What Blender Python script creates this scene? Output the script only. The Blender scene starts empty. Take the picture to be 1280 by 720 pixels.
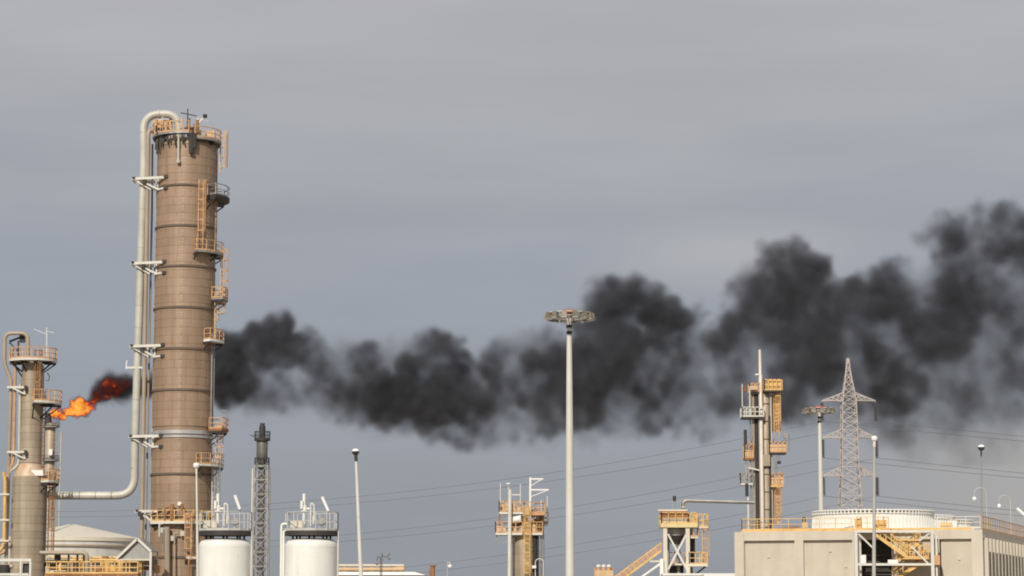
import bpy, math, random
import numpy as np
from mathutils import Vector, Matrix

# ------------------------------------------------------------------ camera, world, sun
SC = bpy.context.scene
COL = SC.collection
F = 3015.0                      # focal length in pixels of the 1280-wide photograph
PITCH = math.atan(400.0 / F)
CP, SP = math.cos(PITCH), math.sin(PITCH)
CAMZ = 2.0
R = math.radians

cam = bpy.data.cameras.new('camera')
cam.sensor_width = 36.0
cam.lens = F / 1280.0 * 36.0
cam.clip_start = 0.5
cam.clip_end = 30000.0
cam_ob = bpy.data.objects.new('camera', cam)
COL.objects.link(cam_ob)
cam_ob.location = (0, 0, CAMZ)
cam_ob.rotation_euler = (math.pi / 2 + PITCH, 0, 0)
SC.camera = cam_ob
SC.render.resolution_x, SC.render.resolution_y = 1024, 576

SC.view_settings.view_transform = 'Standard'
SC.view_settings.look = 'None'
SC.view_settings.exposure = 0.0
SC.view_settings.gamma = 1.0
SC.cycles.filter_width = 1.9
SC.cycles.use_denoising = True
SC.cycles.max_bounces = 6
SC.cycles.volume_bounces = 1
SC.cycles.volume_step_rate = 1.0
SC.cycles.volume_max_steps = 256

SUN_DIR = Vector((-0.235, -0.78, 0.575)).normalized()       # towards the sun
SUN_EL = math.asin(SUN_DIR.z)
SUN_AZ = math.atan2(SUN_DIR.x, SUN_DIR.y)

world = bpy.data.worlds.new('World')
SC.world = world
world.use_nodes = True


# ------------------------------------------------------------------ placing: photograph pixel + distance -> world point
def at(px, py, Y):
    u, v = (px - 640.0) / F, (360.0 - py) / F
    t = Y / (CP - v * SP)
    return Vector((u * t, Y, CAMZ + (SP + v * CP) * t))


def zat(py, Y):
    return at(640, py, Y).z


def xat(px, py, Y):
    return at(px, py, Y).x


def build_world():
    nt = world.node_tree
    nt.nodes.clear()
    N, L = nt.nodes.new, nt.links.new
    out = N('ShaderNodeOutputWorld')
    sky = N('ShaderNodeTexSky')
    sky.sky_type = 'NISHITA'
    sky.sun_disc = False
    sky.sun_elevation = SUN_EL
    sky.sun_rotation = SUN_AZ % (2 * math.pi)
    sky.dust_density = 3.0
    bg = N('ShaderNodeBackground')
    bg.inputs['Strength'].default_value = 0.08
    L(sky.outputs[0], bg.inputs['Color'])
    # overcast layer: a grey sheet of cloud, bluer low down, with soft streaks
    tc = N('ShaderNodeTexCoord')
    sep = N('ShaderNodeSeparateXYZ')
    L(tc.outputs['Generated'], sep.inputs[0])
    ramp = N('ShaderNodeValToRGB')
    cr = ramp.color_ramp
    stops = [(0.0, (.310, .325, .350)), (0.03, (.315, .332, .365)), (0.075, (.326, .350, .397)), (0.125, (.335, .362, .415)),
             (0.165, (.362, .380, .420)), (0.205, (.425, .428, .450)), (0.26, (.460, .455, .472)), (0.6, (.465, .465, .485))]
    while len(cr.elements) < len(stops):
        cr.elements.new(0.5)
    for e, (p, c) in zip(cr.elements, stops):
        e.position = p
        e.color = (*c, 1)
    # warp the height a little so that the cloud bands are uneven
    mp = N('ShaderNodeMapping')
    mp.inputs['Scale'].default_value = (5, 5, 26)
    mp.inputs['Rotation'].default_value = (0, R(4), 0)
    L(tc.outputs['Generated'], mp.inputs['Vector'])
    n1 = N('ShaderNodeTexNoise')
    n1.inputs['Scale'].default_value = 1.0
    n1.inputs['Detail'].default_value = 5
    n1.inputs['Roughness'].default_value = 0.5
    L(mp.outputs[0], n1.inputs['Vector'])
    ma = N('ShaderNodeMath')
    ma.operation = 'MULTIPLY_ADD'
    ma.inputs[1].default_value = 0.10
    ma.inputs[2].default_value = -0.05
    L(n1.outputs['Fac'], ma.inputs[0])
    ad = N('ShaderNodeMath')
    ad.operation = 'ADD'
    L(sep.outputs['Z'], ad.inputs[0])
    L(ma.outputs[0], ad.inputs[1])
    L(ad.outputs[0], ramp.inputs['Fac'])
    mp2 = N('ShaderNodeMapping')
    mp2.inputs['Scale'].default_value = (7, 7, 46)
    mp2.inputs['Location'].default_value = (3.1, 0, 1.7)
    L(tc.outputs['Generated'], mp2.inputs['Vector'])
    n2 = N('ShaderNodeTexNoise')
    n2.inputs['Scale'].default_value = 1.0
    n2.inputs['Detail'].default_value = 6
    L(mp2.outputs[0], n2.inputs['Vector'])
    mr = N('ShaderNodeMapRange')
    mr.inputs['From Min'].default_value = 0.3
    mr.inputs['From Max'].default_value = 0.7
    mr.inputs['To Min'].default_value = 0.962
    mr.inputs['To Max'].default_value = 1.045
    L(n2.outputs['Fac'], mr.inputs['Value'])
    sc_ = N('ShaderNodeVectorMath')
    sc_.operation = 'SCALE'
    L(ramp.outputs[0], sc_.inputs[0])
    L(mr.outputs[0], sc_.inputs['Scale'])
    # a paler, warmer bank of mist low in the sky towards the right
    fx = N('ShaderNodeMapRange')
    fx.interpolation_type = 'SMOOTHSTEP'
    for k_, v_ in zip(('From Min', 'From Max', 'To Min', 'To Max'), (.08, .24, 0, 1)):
        fx.inputs[k_].default_value = v_
    L(sep.outputs['X'], fx.inputs['Value'])
    fz = N('ShaderNodeMapRange')
    fz.interpolation_type = 'SMOOTHSTEP'
    for k_, v_ in zip(('From Min', 'From Max', 'To Min', 'To Max'), (.035, .105, 1, 0)):
        fz.inputs[k_].default_value = v_
    L(ad.outputs[0], fz.inputs['Value'])
    fm = N('ShaderNodeMath')
    fm.operation = 'MULTIPLY'
    L(fx.outputs[0], fm.inputs[0])
    L(fz.outputs[0], fm.inputs[1])
    mixc = N('ShaderNodeMix')
    mixc.data_type = 'RGBA'
    L(fm.outputs[0], mixc.inputs['Factor'])
    L(sc_.outputs[0], mixc.inputs['A'])
    mixc.inputs['B'].default_value = (.440, .425, .415, 1)
    # one thin pale cloud strip to the right of the middle
    pd = at(915, 316, 1000.0) - Vector((0, 0, CAMZ))
    pd.normalize()
    sv = N('ShaderNodeVectorMath')
    sv.operation = 'SUBTRACT'
    L(tc.outputs['Generated'], sv.inputs[0])
    sv.inputs[1].default_value = pd
    dv = N('ShaderNodeVectorMath')
    dv.operation = 'MULTIPLY'
    dv.inputs[1].default_value = (22, 22, 95)
    L(sv.outputs[0], dv.inputs[0])
    ln_ = N('ShaderNodeVectorMath')
    ln_.operation = 'LENGTH'
    L(dv.outputs[0], ln_.inputs[0])
    nz_ = N('ShaderNodeMath')
    nz_.operation = 'MULTIPLY_ADD'
    nz_.inputs[1].default_value = 2.2
    L(n2.outputs['Fac'], nz_.inputs[0])
    L(ln_.outputs['Value'], nz_.inputs[2])
    cf = N('ShaderNodeMapRange')
    cf.interpolation_type = 'SMOOTHSTEP'
    for k_, v_ in zip(('From Min', 'From Max', 'To Min', 'To Max'), (1.1, 2.9, .75, 0)):
        cf.inputs[k_].default_value = v_
    L(nz_.outputs[0], cf.inputs['Value'])
    mixd = N('ShaderNodeMix')
    mixd.data_type = 'RGBA'
    L(cf.outputs[0], mixd.inputs['Factor'])
    L(mixc.outputs['Result'], mixd.inputs['A'])
    mixd.inputs['B'].default_value = (.47, .465, .475, 1)
    mixc = mixd
    bg2 = N('ShaderNodeBackground')
    L(mixc.outputs['Result'], bg2.inputs['Color'])
    mix = N('ShaderNodeMixShader')
    mix.inputs[0].default_value = 0.93
    L(bg.outputs[0], mix.inputs[1])
    L(bg2.outputs[0], mix.inputs[2])
    L(mix.outputs[0], out.inputs['Surface'])


build_world()

sun = bpy.data.lights.new('sun', 'SUN')
sun.energy = 3.5
sun.angle = R(0.6)
sun.color = (1.0, 0.92, 0.80)
sun_ob = bpy.data.objects.new('sun', sun)
COL.objects.link(sun_ob)
sun_ob.rotation_euler = (-SUN_DIR).to_track_quat('-Z', 'Y').to_euler()
sun_ob.location = SUN_DIR * 200


# ------------------------------------------------------------------ materials
def mat(name, col, rough=0.6, metal=0.0, var=0.12, streak=0.0, streak_col=None, rust=0.0, rust_col=(.16, .07, .03), scale=0.6, bump=0.0, spec=0.4, sheet=0.0):
    """painted / weathered surface: tone variation, vertical run-down stains, rust patches; all from world position"""
    m = bpy.data.materials.new(name)
    m.use_nodes = True
    nt = m.node_tree
    N, L = nt.nodes.new, nt.links.new
    b = nt.nodes['Principled BSDF']
    b.inputs['Roughness'].default_value = rough
    b.inputs['Metallic'].default_value = metal
    b.inputs['Specular IOR Level'].default_value = spec
    geo = N('ShaderNodeNewGeometry')

    def noise(sx, sy, sz, detail=4, rgh=0.55):
        mp = N('ShaderNodeMapping')
        mp.inputs['Scale'].default_value = (sx, sy, sz)
        L(geo.outputs['Position'], mp.inputs['Vector'])
        n = N('ShaderNodeTexNoise')
        n.inputs['Scale'].default_value = 1
        n.inputs['Detail'].default_value = detail
        n.inputs['Roughness'].default_value = rgh
        L(mp.outputs[0], n.inputs['Vector'])
        return n.outputs['Fac']

    def rng(sock, a, b_, c, d):
        mr = N('ShaderNodeMapRange')
        for k, v in zip(('From Min', 'From Max', 'To Min', 'To Max'), (a, b_, c, d)):
            mr.inputs[k].default_value = v
        L(sock, mr.inputs['Value'])
        return mr.outputs[0]

    tone = rng(noise(scale, scale, scale, 5), 0.25, 0.75, 1 - var, 1 + var)
    if sheet > 0:                                          # each sheet course of a slightly different tone
        oi = N('ShaderNodeObjectInfo')
        r_ = rng(oi.outputs['Random'], 0, 1, 1 - sheet, 1 + sheet)
        mu = N('ShaderNodeMath')
        mu.operation = 'MULTIPLY'
        L(tone, mu.inputs[0])
        L(r_, mu.inputs[1])
        tone = mu.outputs[0]
    vm = N('ShaderNodeVectorMath')
    vm.operation = 'SCALE'
    vm.inputs[0].default_value = col
    L(tone, vm.inputs['Scale'])
    cur = vm.outputs[0]

    def mixin(cur, fac, c):
        mx = N('ShaderNodeMix')
        mx.data_type = 'RGBA'
        L(fac, mx.inputs['Factor'])
        L(cur, mx.inputs['A'])
        mx.inputs['B'].default_value = (*c, 1)
        return mx.outputs['Result']
    if streak > 0:
        c = streak_col or tuple(x * 0.45 for x in col)
        cur = mixin(cur, rng(noise(scale * 3.5, scale * 3.5, scale * 0.22, 5, .6), 0.45, 0.75, 0.0, streak), c)
    if rust > 0:
        cur = mixin(cur, rng(noise(scale * 2.2, scale * 2.2, scale * 1.4, 6, .65), 0.62 - 0.25 * rust, 0.78 - 0.22 * rust, 0.0, min(1, .5 + rust)), rust_col)
    L(cur, b.inputs['Base Color'])
    if bump > 0:
        bp = N('ShaderNodeBump')
        bp.inputs['Strength'].default_value = bump
        bp.inputs['Distance'].default_value = 0.03
        L(noise(scale * 6, scale * 6, scale * 6, 4), bp.inputs['Height'])
        L(bp.outputs[0], b.inputs['Normal'])
    return m


M = {}
M['cladding'] = mat('brown_cladding', (.350, .248, .172), .5, .15, .13, .6, (.215, .145, .093), .05, (.27, .15, .08), scale=.42, spec=.5, sheet=.05)
M['cladding_grey'] = mat('grey_brown_cladding', (.40, .335, .255), .5, .15, .15, .65, (.22, .17, .115), .08, (.35, .17, .07), scale=.55, sheet=.08)
M['ring'] = mat('dark_ring', (.14, .105, .08), .65, 0, .2, .2, rust=.1, scale=.8)
M['silver'] = mat('bare_aluminium', (.72, .72, .70), .32, .75, .1, .1, scale=.6)
M['pipe'] = mat('pale_lagging', (.54, .53, .475), .5, .1, .16, .5, (.36, .34, .28), .04, (.32, .2, .1), scale=.5)
M['pipe_brown'] = mat('brown_lagging', (.40, .33, .25), .5, .1, .15, .3, scale=.6)
M['steel_white'] = mat('white_steel', (.68, .67, .625), .5, 0, .08, .25, (.5, .44, .35), .06, (.35, .2, .1), scale=.8)
M['steel_grey'] = mat('galvanised_steel', (.36, .36, .35), .5, .5, .18, .2, scale=.8)
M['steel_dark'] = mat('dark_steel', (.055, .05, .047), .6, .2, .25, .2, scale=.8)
M['yellow'] = mat('yellow_paint', (.74, .49, .19), .55, 0, .2, .55, (.50, .30, .12), .14, (.34, .15, .06), scale=.9)
M['orange'] = mat('rusty_orange_paint', (.60, .365, .19), .6, 0, .2, .4, (.36, .17, .07), .22, (.25, .11, .05), scale=.9)
M['rust'] = mat('rusty_steel', (.33, .165, .075), .75, .1, .25, .4, scale=.9)
M['peach'] = mat('faded_primer_steel', (.63, .45, .27), .65, 0, .15, .3, (.45, .27, .15), .12, (.36, .18, .09), scale=.9)
M['white'] = mat('white_gloss_paint', (.82, .82, .79), .35, 0, .03, .12, (.66, .64, .58), scale=.6)
M['rail_grey'] = mat('off_white_rail', (.56, .555, .525), .5, .1, .12, .3)
M['band'] = mat('lagging_band', (.40, .385, .33), .45, .3, .15, .3)
M['silo_white'] = mat('silo_paint', (.80, .80, .77), .4, 0, .05, .32, (.58, .55, .48), .02, (.5, .35, .22), scale=.7)
M['cream'] = mat('cream_paint', (.66, .61, .51), .6, 0, .07, .3, (.5, .44, .34), scale=.5)
M['concrete'] = mat('pale_concrete', (.60, .55, .46), .85, 0, .09, .4, (.45, .39, .31), .0, scale=.35, bump=.35)
M['concrete_panel'] = mat('concrete_panel', (.585, .53, .44), .85, 0, .12, .45, (.44, .38, .29), scale=.3, bump=.35)
M['void'] = mat('shaded_void', (.05, .045, .036), .9, 0, .3, .3, scale=1.2)  # near-black colour stands for the shade inside the open bays
M['pylon'] = mat('hazed_pylon_steel', (.50, .455, .43), .6, .05, .12, .1, rust=.14, rust_col=(.52, .36, .27), scale=.5)  # pale tone stands in for the haze of distance
M['insulator'] = mat('insulator_glass', (.12, .123, .13), .3, 0, .1)
M['wire'] = mat('aluminium_conductor', (.17, .175, .185), .5, .3, .05)
M['lamp_glass'] = mat('white_globe', (.85, .85, .85), .25, 0, .02)
M['red'] = mat('red_paint', (.45, .10, .07), .55, 0, .1, .2)
M['tank_grey'] = mat('grey_tank_paint', (.60, .59, .55), .6, 0, .06, .3, scale=.3)
M['flood'] = mat('floodlight_housing', (.20, .18, .145), .55, .2, .4, .3, scale=1.5)
M['lamp_pole'] = mat('pale_grey_pole', (.50, .49, .46), .5, .2, .1, .2)
M['ground'] = mat('dry_earth', (.24, .20, .15), .95, 0, .2, scale=.02)


# ------------------------------------------------------------------ mesh building
class MB:
    def __init__(self):
        self.v, self.f = [], []

    def add(self, vs, fs):
        o = len(self.v)
        self.v += [tuple(p) for p in vs]
        self.f += [tuple(i + o for i in f) for f in fs]
        return self

    def hexa(self, p):
        return self.add(p, [(3, 2, 1, 0), (4, 5, 6, 7), (0, 1, 5, 4), (1, 2, 6, 5), (2, 3, 7, 6), (3, 0, 4, 7)])

    def box(self, c, s, rz=0.0):
        cx, cy, cz = c
        hx, hy, hz = s[0] / 2, s[1] / 2, s[2] / 2
        ca, sa = math.cos(rz), math.sin(rz)
        pts = []
        for z in (-hz, hz):
            for x, y in ((-hx, -hy), (hx, -hy), (hx, hy), (-hx, hy)):
                pts.append((cx + x * ca - y * sa, cy + x * sa + y * ca, cz + z))
        return self.hexa(pts)

    def beam(self, p0, p1, w, h=None):
        p0, p1 = Vector(p0), Vector(p1)
        h = w if h is None else h
        d = (p1 - p0).normalized()
        up = Vector((0, 0, 1)) if abs(d.z) < 0.95 else Vector((0, 1, 0))
        s = d.cross(up).normalized() * (w / 2)
        t = s.cross(d).normalized() * (h / 2)
        return self.hexa([p0 - s - t, p0 + s - t, p0 + s + t, p0 - s + t, p1 - s - t, p1 + s - t, p1 + s + t, p1 - s + t])

    def tube(self, p0, p1, r, r1=None, n=8):
        return self.sweep([Vector(p0), Vector(p1)], [r, r if r1 is None else r1], n)

    def sweep(self, pts, rad, n=8):
        pts = [Vector(p) for p in pts]
        if not isinstance(rad, (list, tuple)):
            rad = [rad] * len(pts)
        k = len(pts)
        d0 = (pts[1] - pts[0]).normalized()
        up = Vector((0, 0, 1)) if abs(d0.z) < 0.9 else Vector((0, 1, 0))
        s = d0.cross(up).normalized()
        vs = []
        for i in range(k):
            d = (pts[min(i + 1, k - 1)] - pts[max(i - 1, 0)]).normalized()
            s = (s - d * s.dot(d)).normalized()
            t = d.cross(s)
            for j in range(n):
                a = 2 * math.pi * j / n
                vs.append(pts[i] + (s * math.cos(a) + t * math.sin(a)) * rad[i])
        fs = []
        for i in range(k - 1):
            for j in range(n):
                fs.append((i * n + j, i * n + (j + 1) % n, (i + 1) * n + (j + 1) % n, (i + 1) * n + j))
        fs.append(tuple(reversed(range(n))))
        fs.append(tuple((k - 1) * n + j for j in range(n)))
        return self.add(vs, fs)

    def path(self, pts, r, bend=1.0, n=10, seg=6):
        """pipe through corner points with rounded elbows"""
        pts = [Vector(p) for p in pts]
        out = [pts[0]]
        for i in range(1, len(pts) - 1):
            a, b, c = pts[i - 1], pts[i], pts[i + 1]
            u, w = (a - b).normalized(), (c - b).normalized()
            q = min(bend, (a - b).length * .49, (c - b).length * .49)
            p0, p2 = b + u * q, b + w * q
            for k in range(seg + 1):
                t = k / seg
                out.append(p0 * (1 - t) ** 2 + b * 2 * t * (1 - t) + p2 * t * t)
        out.append(pts[-1])
        return self.sweep(out, r, n)

    def lathe(self, prof, cx, cy, n=48, closed=True):
        vs, fs = [], []
        for r, z in prof:
            for j in range(n):
                a = 2 * math.pi * j / n
                vs.append((cx + r * math.cos(a), cy + r * math.sin(a), z))
        k = len(prof)
        for i in range(k - 1):
            for j in range(n):
                fs.append((i * n + j, i * n + (j + 1) % n, (i + 1) * n + (j + 1) % n, (i + 1) * n + j))
        if closed:
            fs.append(tuple(reversed(range(n))))
            fs.append(tuple((k - 1) * n + j for j in range(n)))
        return self.add(vs, fs)

    def sector(self, cx, cy, z0, z1, r0, r1, a0, a1, n=16):
        """a slab of an annulus between two plan angles (degrees; 0 = right, -90 = towards the camera)"""
        full = abs(a1 - a0) >= 359.9
        vs, fs = [], []
        for i in range(n + 1):
            a = R(a0 + (a1 - a0) * i / n)
            c, s = math.cos(a), math.sin(a)
            vs += [(cx + r0 * c, cy + r0 * s, z0), (cx + r1 * c, cy + r1 * s, z0), (cx + r1 * c, cy + r1 * s, z1), (cx + r0 * c, cy + r0 * s, z1)]
        for i in range(n):
            o, q = i * 4, i * 4 + 4
            for k in range(4):
                l = (k + 1) % 4
                fs.append((o + k, o + l, q + l, q + k))
        if not full:
            fs += [(3, 2, 1, 0), (n * 4, n * 4 + 1, n * 4 + 2, n * 4 + 3)]
        return self.add(vs, fs)

    def rail(self, pts, h=1.1, w=0.06, step=1.2, closed=False, toe=True):
        """handrail along a floor line: posts, top and middle rail, toe board"""
        pts = [Vector(p) for p in pts]
        if closed:
            pts = pts + [pts[0]]
        up = Vector((0, 0, 1))
        for a, b in zip(pts, pts[1:]):
            if (b - a).length < 1e-4:
                continue
            self.beam(a + up * h, b + up * h, w)
            self.beam(a + up * h * .52, b + up * h * .52, w * .8)
            if toe:
                self.beam(a + up * .08, b + up * .08, w * .5, .16)
            k = max(1, round((b - a).length / step))
            for i in range(k):
                p = a + (b - a) * (i / k)
                self.beam(p, p + up * (h + w / 2), w)
        p = pts[-1]
        self.beam(p, p + up * (h + w / 2), w)
        return self

    def build(self, name, material, parent=None, smooth=False, kind=None, auto=None):
        me = bpy.data.meshes.new(name)
        off = Vector((0, 0, 0))
        q = parent
        while q is not None:
            off += q.location
            q = q.parent
        me.from_pydata([tuple(Vector(p) - off) for p in self.v], [], self.f)
        me.validate()
        me.materials.append(M[material] if isinstance(material, str) else material)
        if smooth:
            for p in me.polygons:
                p.use_smooth = True
            me.set_sharp_from_angle(angle=R(auto or 35))
        ob = bpy.data.objects.new(name, me)
        COL.objects.link(ob)
        if parent is not None:
            ob.parent = parent
        if kind:
            ob['kind'] = kind
        return ob


def arc(cx, cy, z, r, a0, a1, n):
    return [Vector((cx + r * math.cos(R(a0 + (a1 - a0) * i / n)), cy + r * math.sin(R(a0 + (a1 - a0) * i / n)), z)) for i in range(n + 1)]


def tag(o, label, cat, group=None, kind=None):
    o['label'] = label
    o['category'] = cat
    if group:
        o['group'] = group
    if kind:
        o['kind'] = kind
    return o


def thing(name, loc, label, cat, group=None):
    o = bpy.data.objects.new(name, None)
    o.empty_display_size = 0.5
    COL.objects.link(o)
    o.location = loc
    return tag(o, label, cat, group)


def dup(o, parent=None):
    c = o.copy()
    COL.objects.link(c)
    if parent is not None:
        c.parent = parent
    for ch in [x for x in COL.objects if x.parent == o]:
        dup(ch, c)
    return c


def structure(o):
    o['kind'] = 'structure'
    return o


def platform(parent, cx, cy, z, r0, r1, a0, a1, rail='orange', deck='steel_white', h=1.1, brackets=True, thick=.18, name='platform', n=None):
    """grating walkway bent round a vessel, with handrail and knee brackets"""
    n = n or max(4, int(abs(a1 - a0) / 14))
    d = MB().sector(cx, cy, z - thick, z, r0, r1, a0, a1, n).build(name, deck, parent)
    rb = MB()
    line = arc(cx, cy, z, r1 - .05, a0, a1, n)
    if abs(a1 - a0) < 359:
        line = [arc(cx, cy, z, r0 + .1, a0, a0, 1)[0]] + line + [arc(cx, cy, z, r0 + .1, a1, a1, 1)[0]]
    rb.rail(line, h, .075)
    rb.build('railing', rail, d, kind='stuff')
    if brackets:
        bb = MB()
        k = max(2, int(abs(a1 - a0) / 40) + 1)
        for i in range(k):
            a = a0 + (a1 - a0) * (i + .0) / (k - 1 if abs(a1 - a0) < 359 else k)
            p = arc(cx, cy, z - thick - .12, r1 - .1, a, a, 1)[0]
            q = arc(cx, cy, z - thick - .12, r0 - .05, a, a, 1)[0]
            q2 = arc(cx, cy, z - thick - (r1 - r0) * .8, r0 - .05, a, a, 1)[0]
            bb.beam(q, p, .14, .2)
            bb.beam(q2, p, .12)
        bb.build('bracket', 'steel_dark', d, kind='stuff')
    return d


def ladder(parent, x, y, z0, z1, ang, mat_l='orange', cage=True, mat_c=None, w=.55):
    """vertical ladder facing outwards at plan angle ang, with a safety cage as sub-part"""
    a = R(ang)
    o = Vector((math.cos(a), math.sin(a), 0))
    t = Vector((-o.y, o.x, 0))
    b = Vector((x, y, 0))
    mb = MB()
    for s in (-1, 1):
        p = b + t * (s * w / 2)
        mb.beam(p + Vector((0, 0, z0)), p + Vector((0, 0, z1 + 1.0)), .07)
    z = z0 + .2
    while z < z1:
        mb.beam(b - t * (w / 2) + Vector((0, 0, z)), b + t * (w / 2) + Vector((0, 0, z)), .04)
        z += .45
    lad = mb.build('ladder', mat_l, parent)
    if cage:
        cb = MB()
        z = z0 + 2.0 if z1 - z0 > 5 else z0 + .8
        zs = z
        while z <= z1 + 1.0:
            pts = [b + t * (.42 * math.cos(q)) + o * (.12 + .62 * math.sin(q)) + Vector((0, 0, z)) for q in [math.pi * k / 8 for k in range(9)]]
            for p, q in zip(pts, pts[1:]):
                cb.beam(p, q, .03, .09)
            z += 1.05
        for k in range(1, 8):
            q = math.pi * k / 8
            p = b + t * (.42 * math.cos(q)) + o * (.12 + .62 * math.sin(q))
            cb.beam(p + Vector((0, 0, zs)), p + Vector((0, 0, z1 + 1.0)), .045)
        cb.build('cage', mat_c or mat_l, lad, kind='stuff')
    return lad


# ------------------------------------------------------------------ ground
gm = MB()
k = 40
for i in range(k + 1):
    for j in range(k + 1):
        gm.v.append((-9000 + 18000 * i / k, -3000 + 18000 * j / k, 0))
for i in range(k):
    for j in range(k):
        gm.f.append((i * (k + 1) + j, (i + 1) * (k + 1) + j, (i + 1) * (k + 1) + j + 1, i * (k + 1) + j + 1))
structure(gm.build('ground', 'ground'))


# ================================================================== main distillation column
def main_column():
    Y = 244.0
    c = at(229.5, 450, Y)
    cx, cy = c.x, Y
    RAD = 37.2 * Y / F * 1.008
    root = thing('distillation_column', (cx, cy, 0), 'tall thick brown clad column with dark rings, tallest thing in the refinery', 'refinery column')
    Z = lambda py: zat(py, Y)
    ztop = Z(186)
    # skirt and shell core behind the sheets
    MB().lathe([(RAD - .06, 0.0), (RAD - .06, ztop)], cx, cy, 64).build('shell', 'cladding', root, True)
    # cladding courses: one lapped band of sheets after another
    zr = [Z(p) for p in (237, 287, 337, 388, 439, 490, 594, 646, 697)]
    zs0, zs1 = Z(549), Z(540)
    band = None
    z = 1.0
    h = .83
    while z + h < ztop - .05:
        if not (z + h > zs0 - .1 and z < zs1 + .1):
            if band is None:
                bm_ = MB().lathe([(RAD - .03, z), (RAD + .013, z), (RAD + .013, z + .04), (RAD - .004, z + h - .012), (RAD - .03, z + h - .012)], cx, cy, 72, closed=False)
                for q in range(12):
                    aq = R(q * 30 + 2.5)
                    bm_.box((cx + (RAD + .004) * math.cos(aq), cy + (RAD + .004) * math.sin(aq), z + h / 2), (.05, .07, h - .03), aq)
                band = bm_.build('cladding_band', 'cladding', root, True, auto=25)
                z00 = z
            else:
                b = band.copy()
                COL.objects.link(b)
                b.parent = root
                b.location = (0, 0, z - z00)
                b.rotation_euler = (0, 0, random.uniform(0, 6.28))
        z += h
    # dished top
    prof = [(RAD, ztop)]
    for i in range(1, 9):
        a = i / 8 * math.pi / 2
        prof.append((max(.05, RAD * math.cos(a)), ztop + 1.15 * math.sin(a)))
    MB().lathe(prof, cx, cy, 64).build('top_head', 'cladding', root, True, auto=60)
    for zz in zr:
        MB().sector(cx, cy, zz - .1, zz + .1, RAD - .02, RAD + .13, 0, 360, 72).build('stiffener_ring', 'ring', root)
    MB().lathe([(RAD - .05, zs0), (RAD + .03, zs0), (RAD + .03, zs1), (RAD - .05, zs1)], cx, cy, 96, closed=False).build('bare_metal_band', 'silver', root, True)
    MB().sector(cx, cy, zs0 + .28, zs0 + .38, RAD - .02, RAD + .09, 0, 360, 72).build('stiffener_ring', 'ring', root)
    # seam down the camera side: pale plates stand for its glints
    sb = MB()
    z = 3.0
    aa = R(-88)
    while z < ztop - 1.5:
        p = Vector((cx + (RAD + .015) * math.cos(aa), cy + (RAD + .015) * math.sin(aa), z))
        sb.box(p, (.20, .04, .05))
        sb.box(p + Vector((.02, 0, .27)), (.10, .03, .09))
        z += .83
    sb.build('seam_glint', 'pipe', root, kind='stuff')
    # top platforms
    zd = Z(172)
    platform(root, cx, cy, zd, RAD - .3, RAD + .55, -230, -80, 'orange', 'steel_grey', thick=.2, n=14)
    platform(root, cx, cy, Z(178), RAD - .4, RAD + .45, -70, 10, 'orange', 'steel_grey', thick=.2)
    # dark steel under the deck, hanging nozzles
    ub = MB()
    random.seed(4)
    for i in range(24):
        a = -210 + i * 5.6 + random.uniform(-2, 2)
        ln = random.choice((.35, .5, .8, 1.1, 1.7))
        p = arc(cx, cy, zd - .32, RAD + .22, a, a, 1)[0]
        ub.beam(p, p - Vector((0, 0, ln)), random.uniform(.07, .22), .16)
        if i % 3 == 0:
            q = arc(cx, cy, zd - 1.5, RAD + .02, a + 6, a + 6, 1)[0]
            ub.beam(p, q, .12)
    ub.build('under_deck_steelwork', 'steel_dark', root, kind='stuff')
    nb = MB()
    p = at(223, 172, Y)
    yf = cy - RAD - .25
    nb.tube((xat(223, 180, yf), yf, zd - .2), (xat(223, 205, yf), yf, Z(209)), .11)
    nb.tube((xat(223, 205, yf), yf, Z(211)), (xat(223, 205, yf), yf, Z(207)), .2)
    nb.build('nozzle', 'pipe', root)
    hb = MB()
    hb.tube((xat(239, 180, yf), yf, zd - .2), (xat(239, 199, yf), yf, Z(199)), .26)
    hb.tube((xat(243, 180, yf), yf, zd - .2), (xat(243, 199, yf), yf, Z(193)), .2)
    hb.build('relief_valve', 'steel_dark', root, True)
    # things on the top deck
    db = MB()
    x0 = xat(234.5, 150, Y)
    db.tube((x0, cy, zd), (x0, cy, Z(136)), .06)
    db.beam((xat(226, 142, Y), cy, Z(141)), (xat(246, 144, Y), cy, Z(145)), .1)
    db.build('vent_cross', 'steel_dark', root)
    vb = MB()
    x1 = xat(249, 160, Y)
    vb.tube((x1, cy - 1, Z(178)), (x1, cy - 1, Z(150)), .13)
    vb.beam((x1, cy - 1, Z(157)), (xat(258, 148, Y), cy - 1, Z(147)), .16)
    vb.beam((x1, cy - 1, Z(150)), (xat(262, 153, Y), cy - 1, Z(154)), .05)
    vb.build('davit', 'steel_white', root)
    wb = MB()
    wb.tube((xat(258, 148, Y), cy - 1.15, Z(150)), (xat(258, 148, Y), cy - 1.15, Z(146)), .22)
    wb.build('hoist_block', 'steel_dark', root)
    gb = MB()
    gb.box((xat(207, 160, Y), cy - 1.6, Z(160)), (1.7, 1.0, .8))
    gb.tube((xat(199, 165, Y), cy - 2.2, zd), (xat(199, 165, Y), cy - 2.2, Z(154)), .12)
    gb.tube((xat(212, 165, Y), cy - 2.2, zd), (xat(212, 165, Y), cy - 2.2, Z(158)), .18)
    gb.build('valve_cluster', 'orange', root, kind='stuff')
    random.seed(31)
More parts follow.
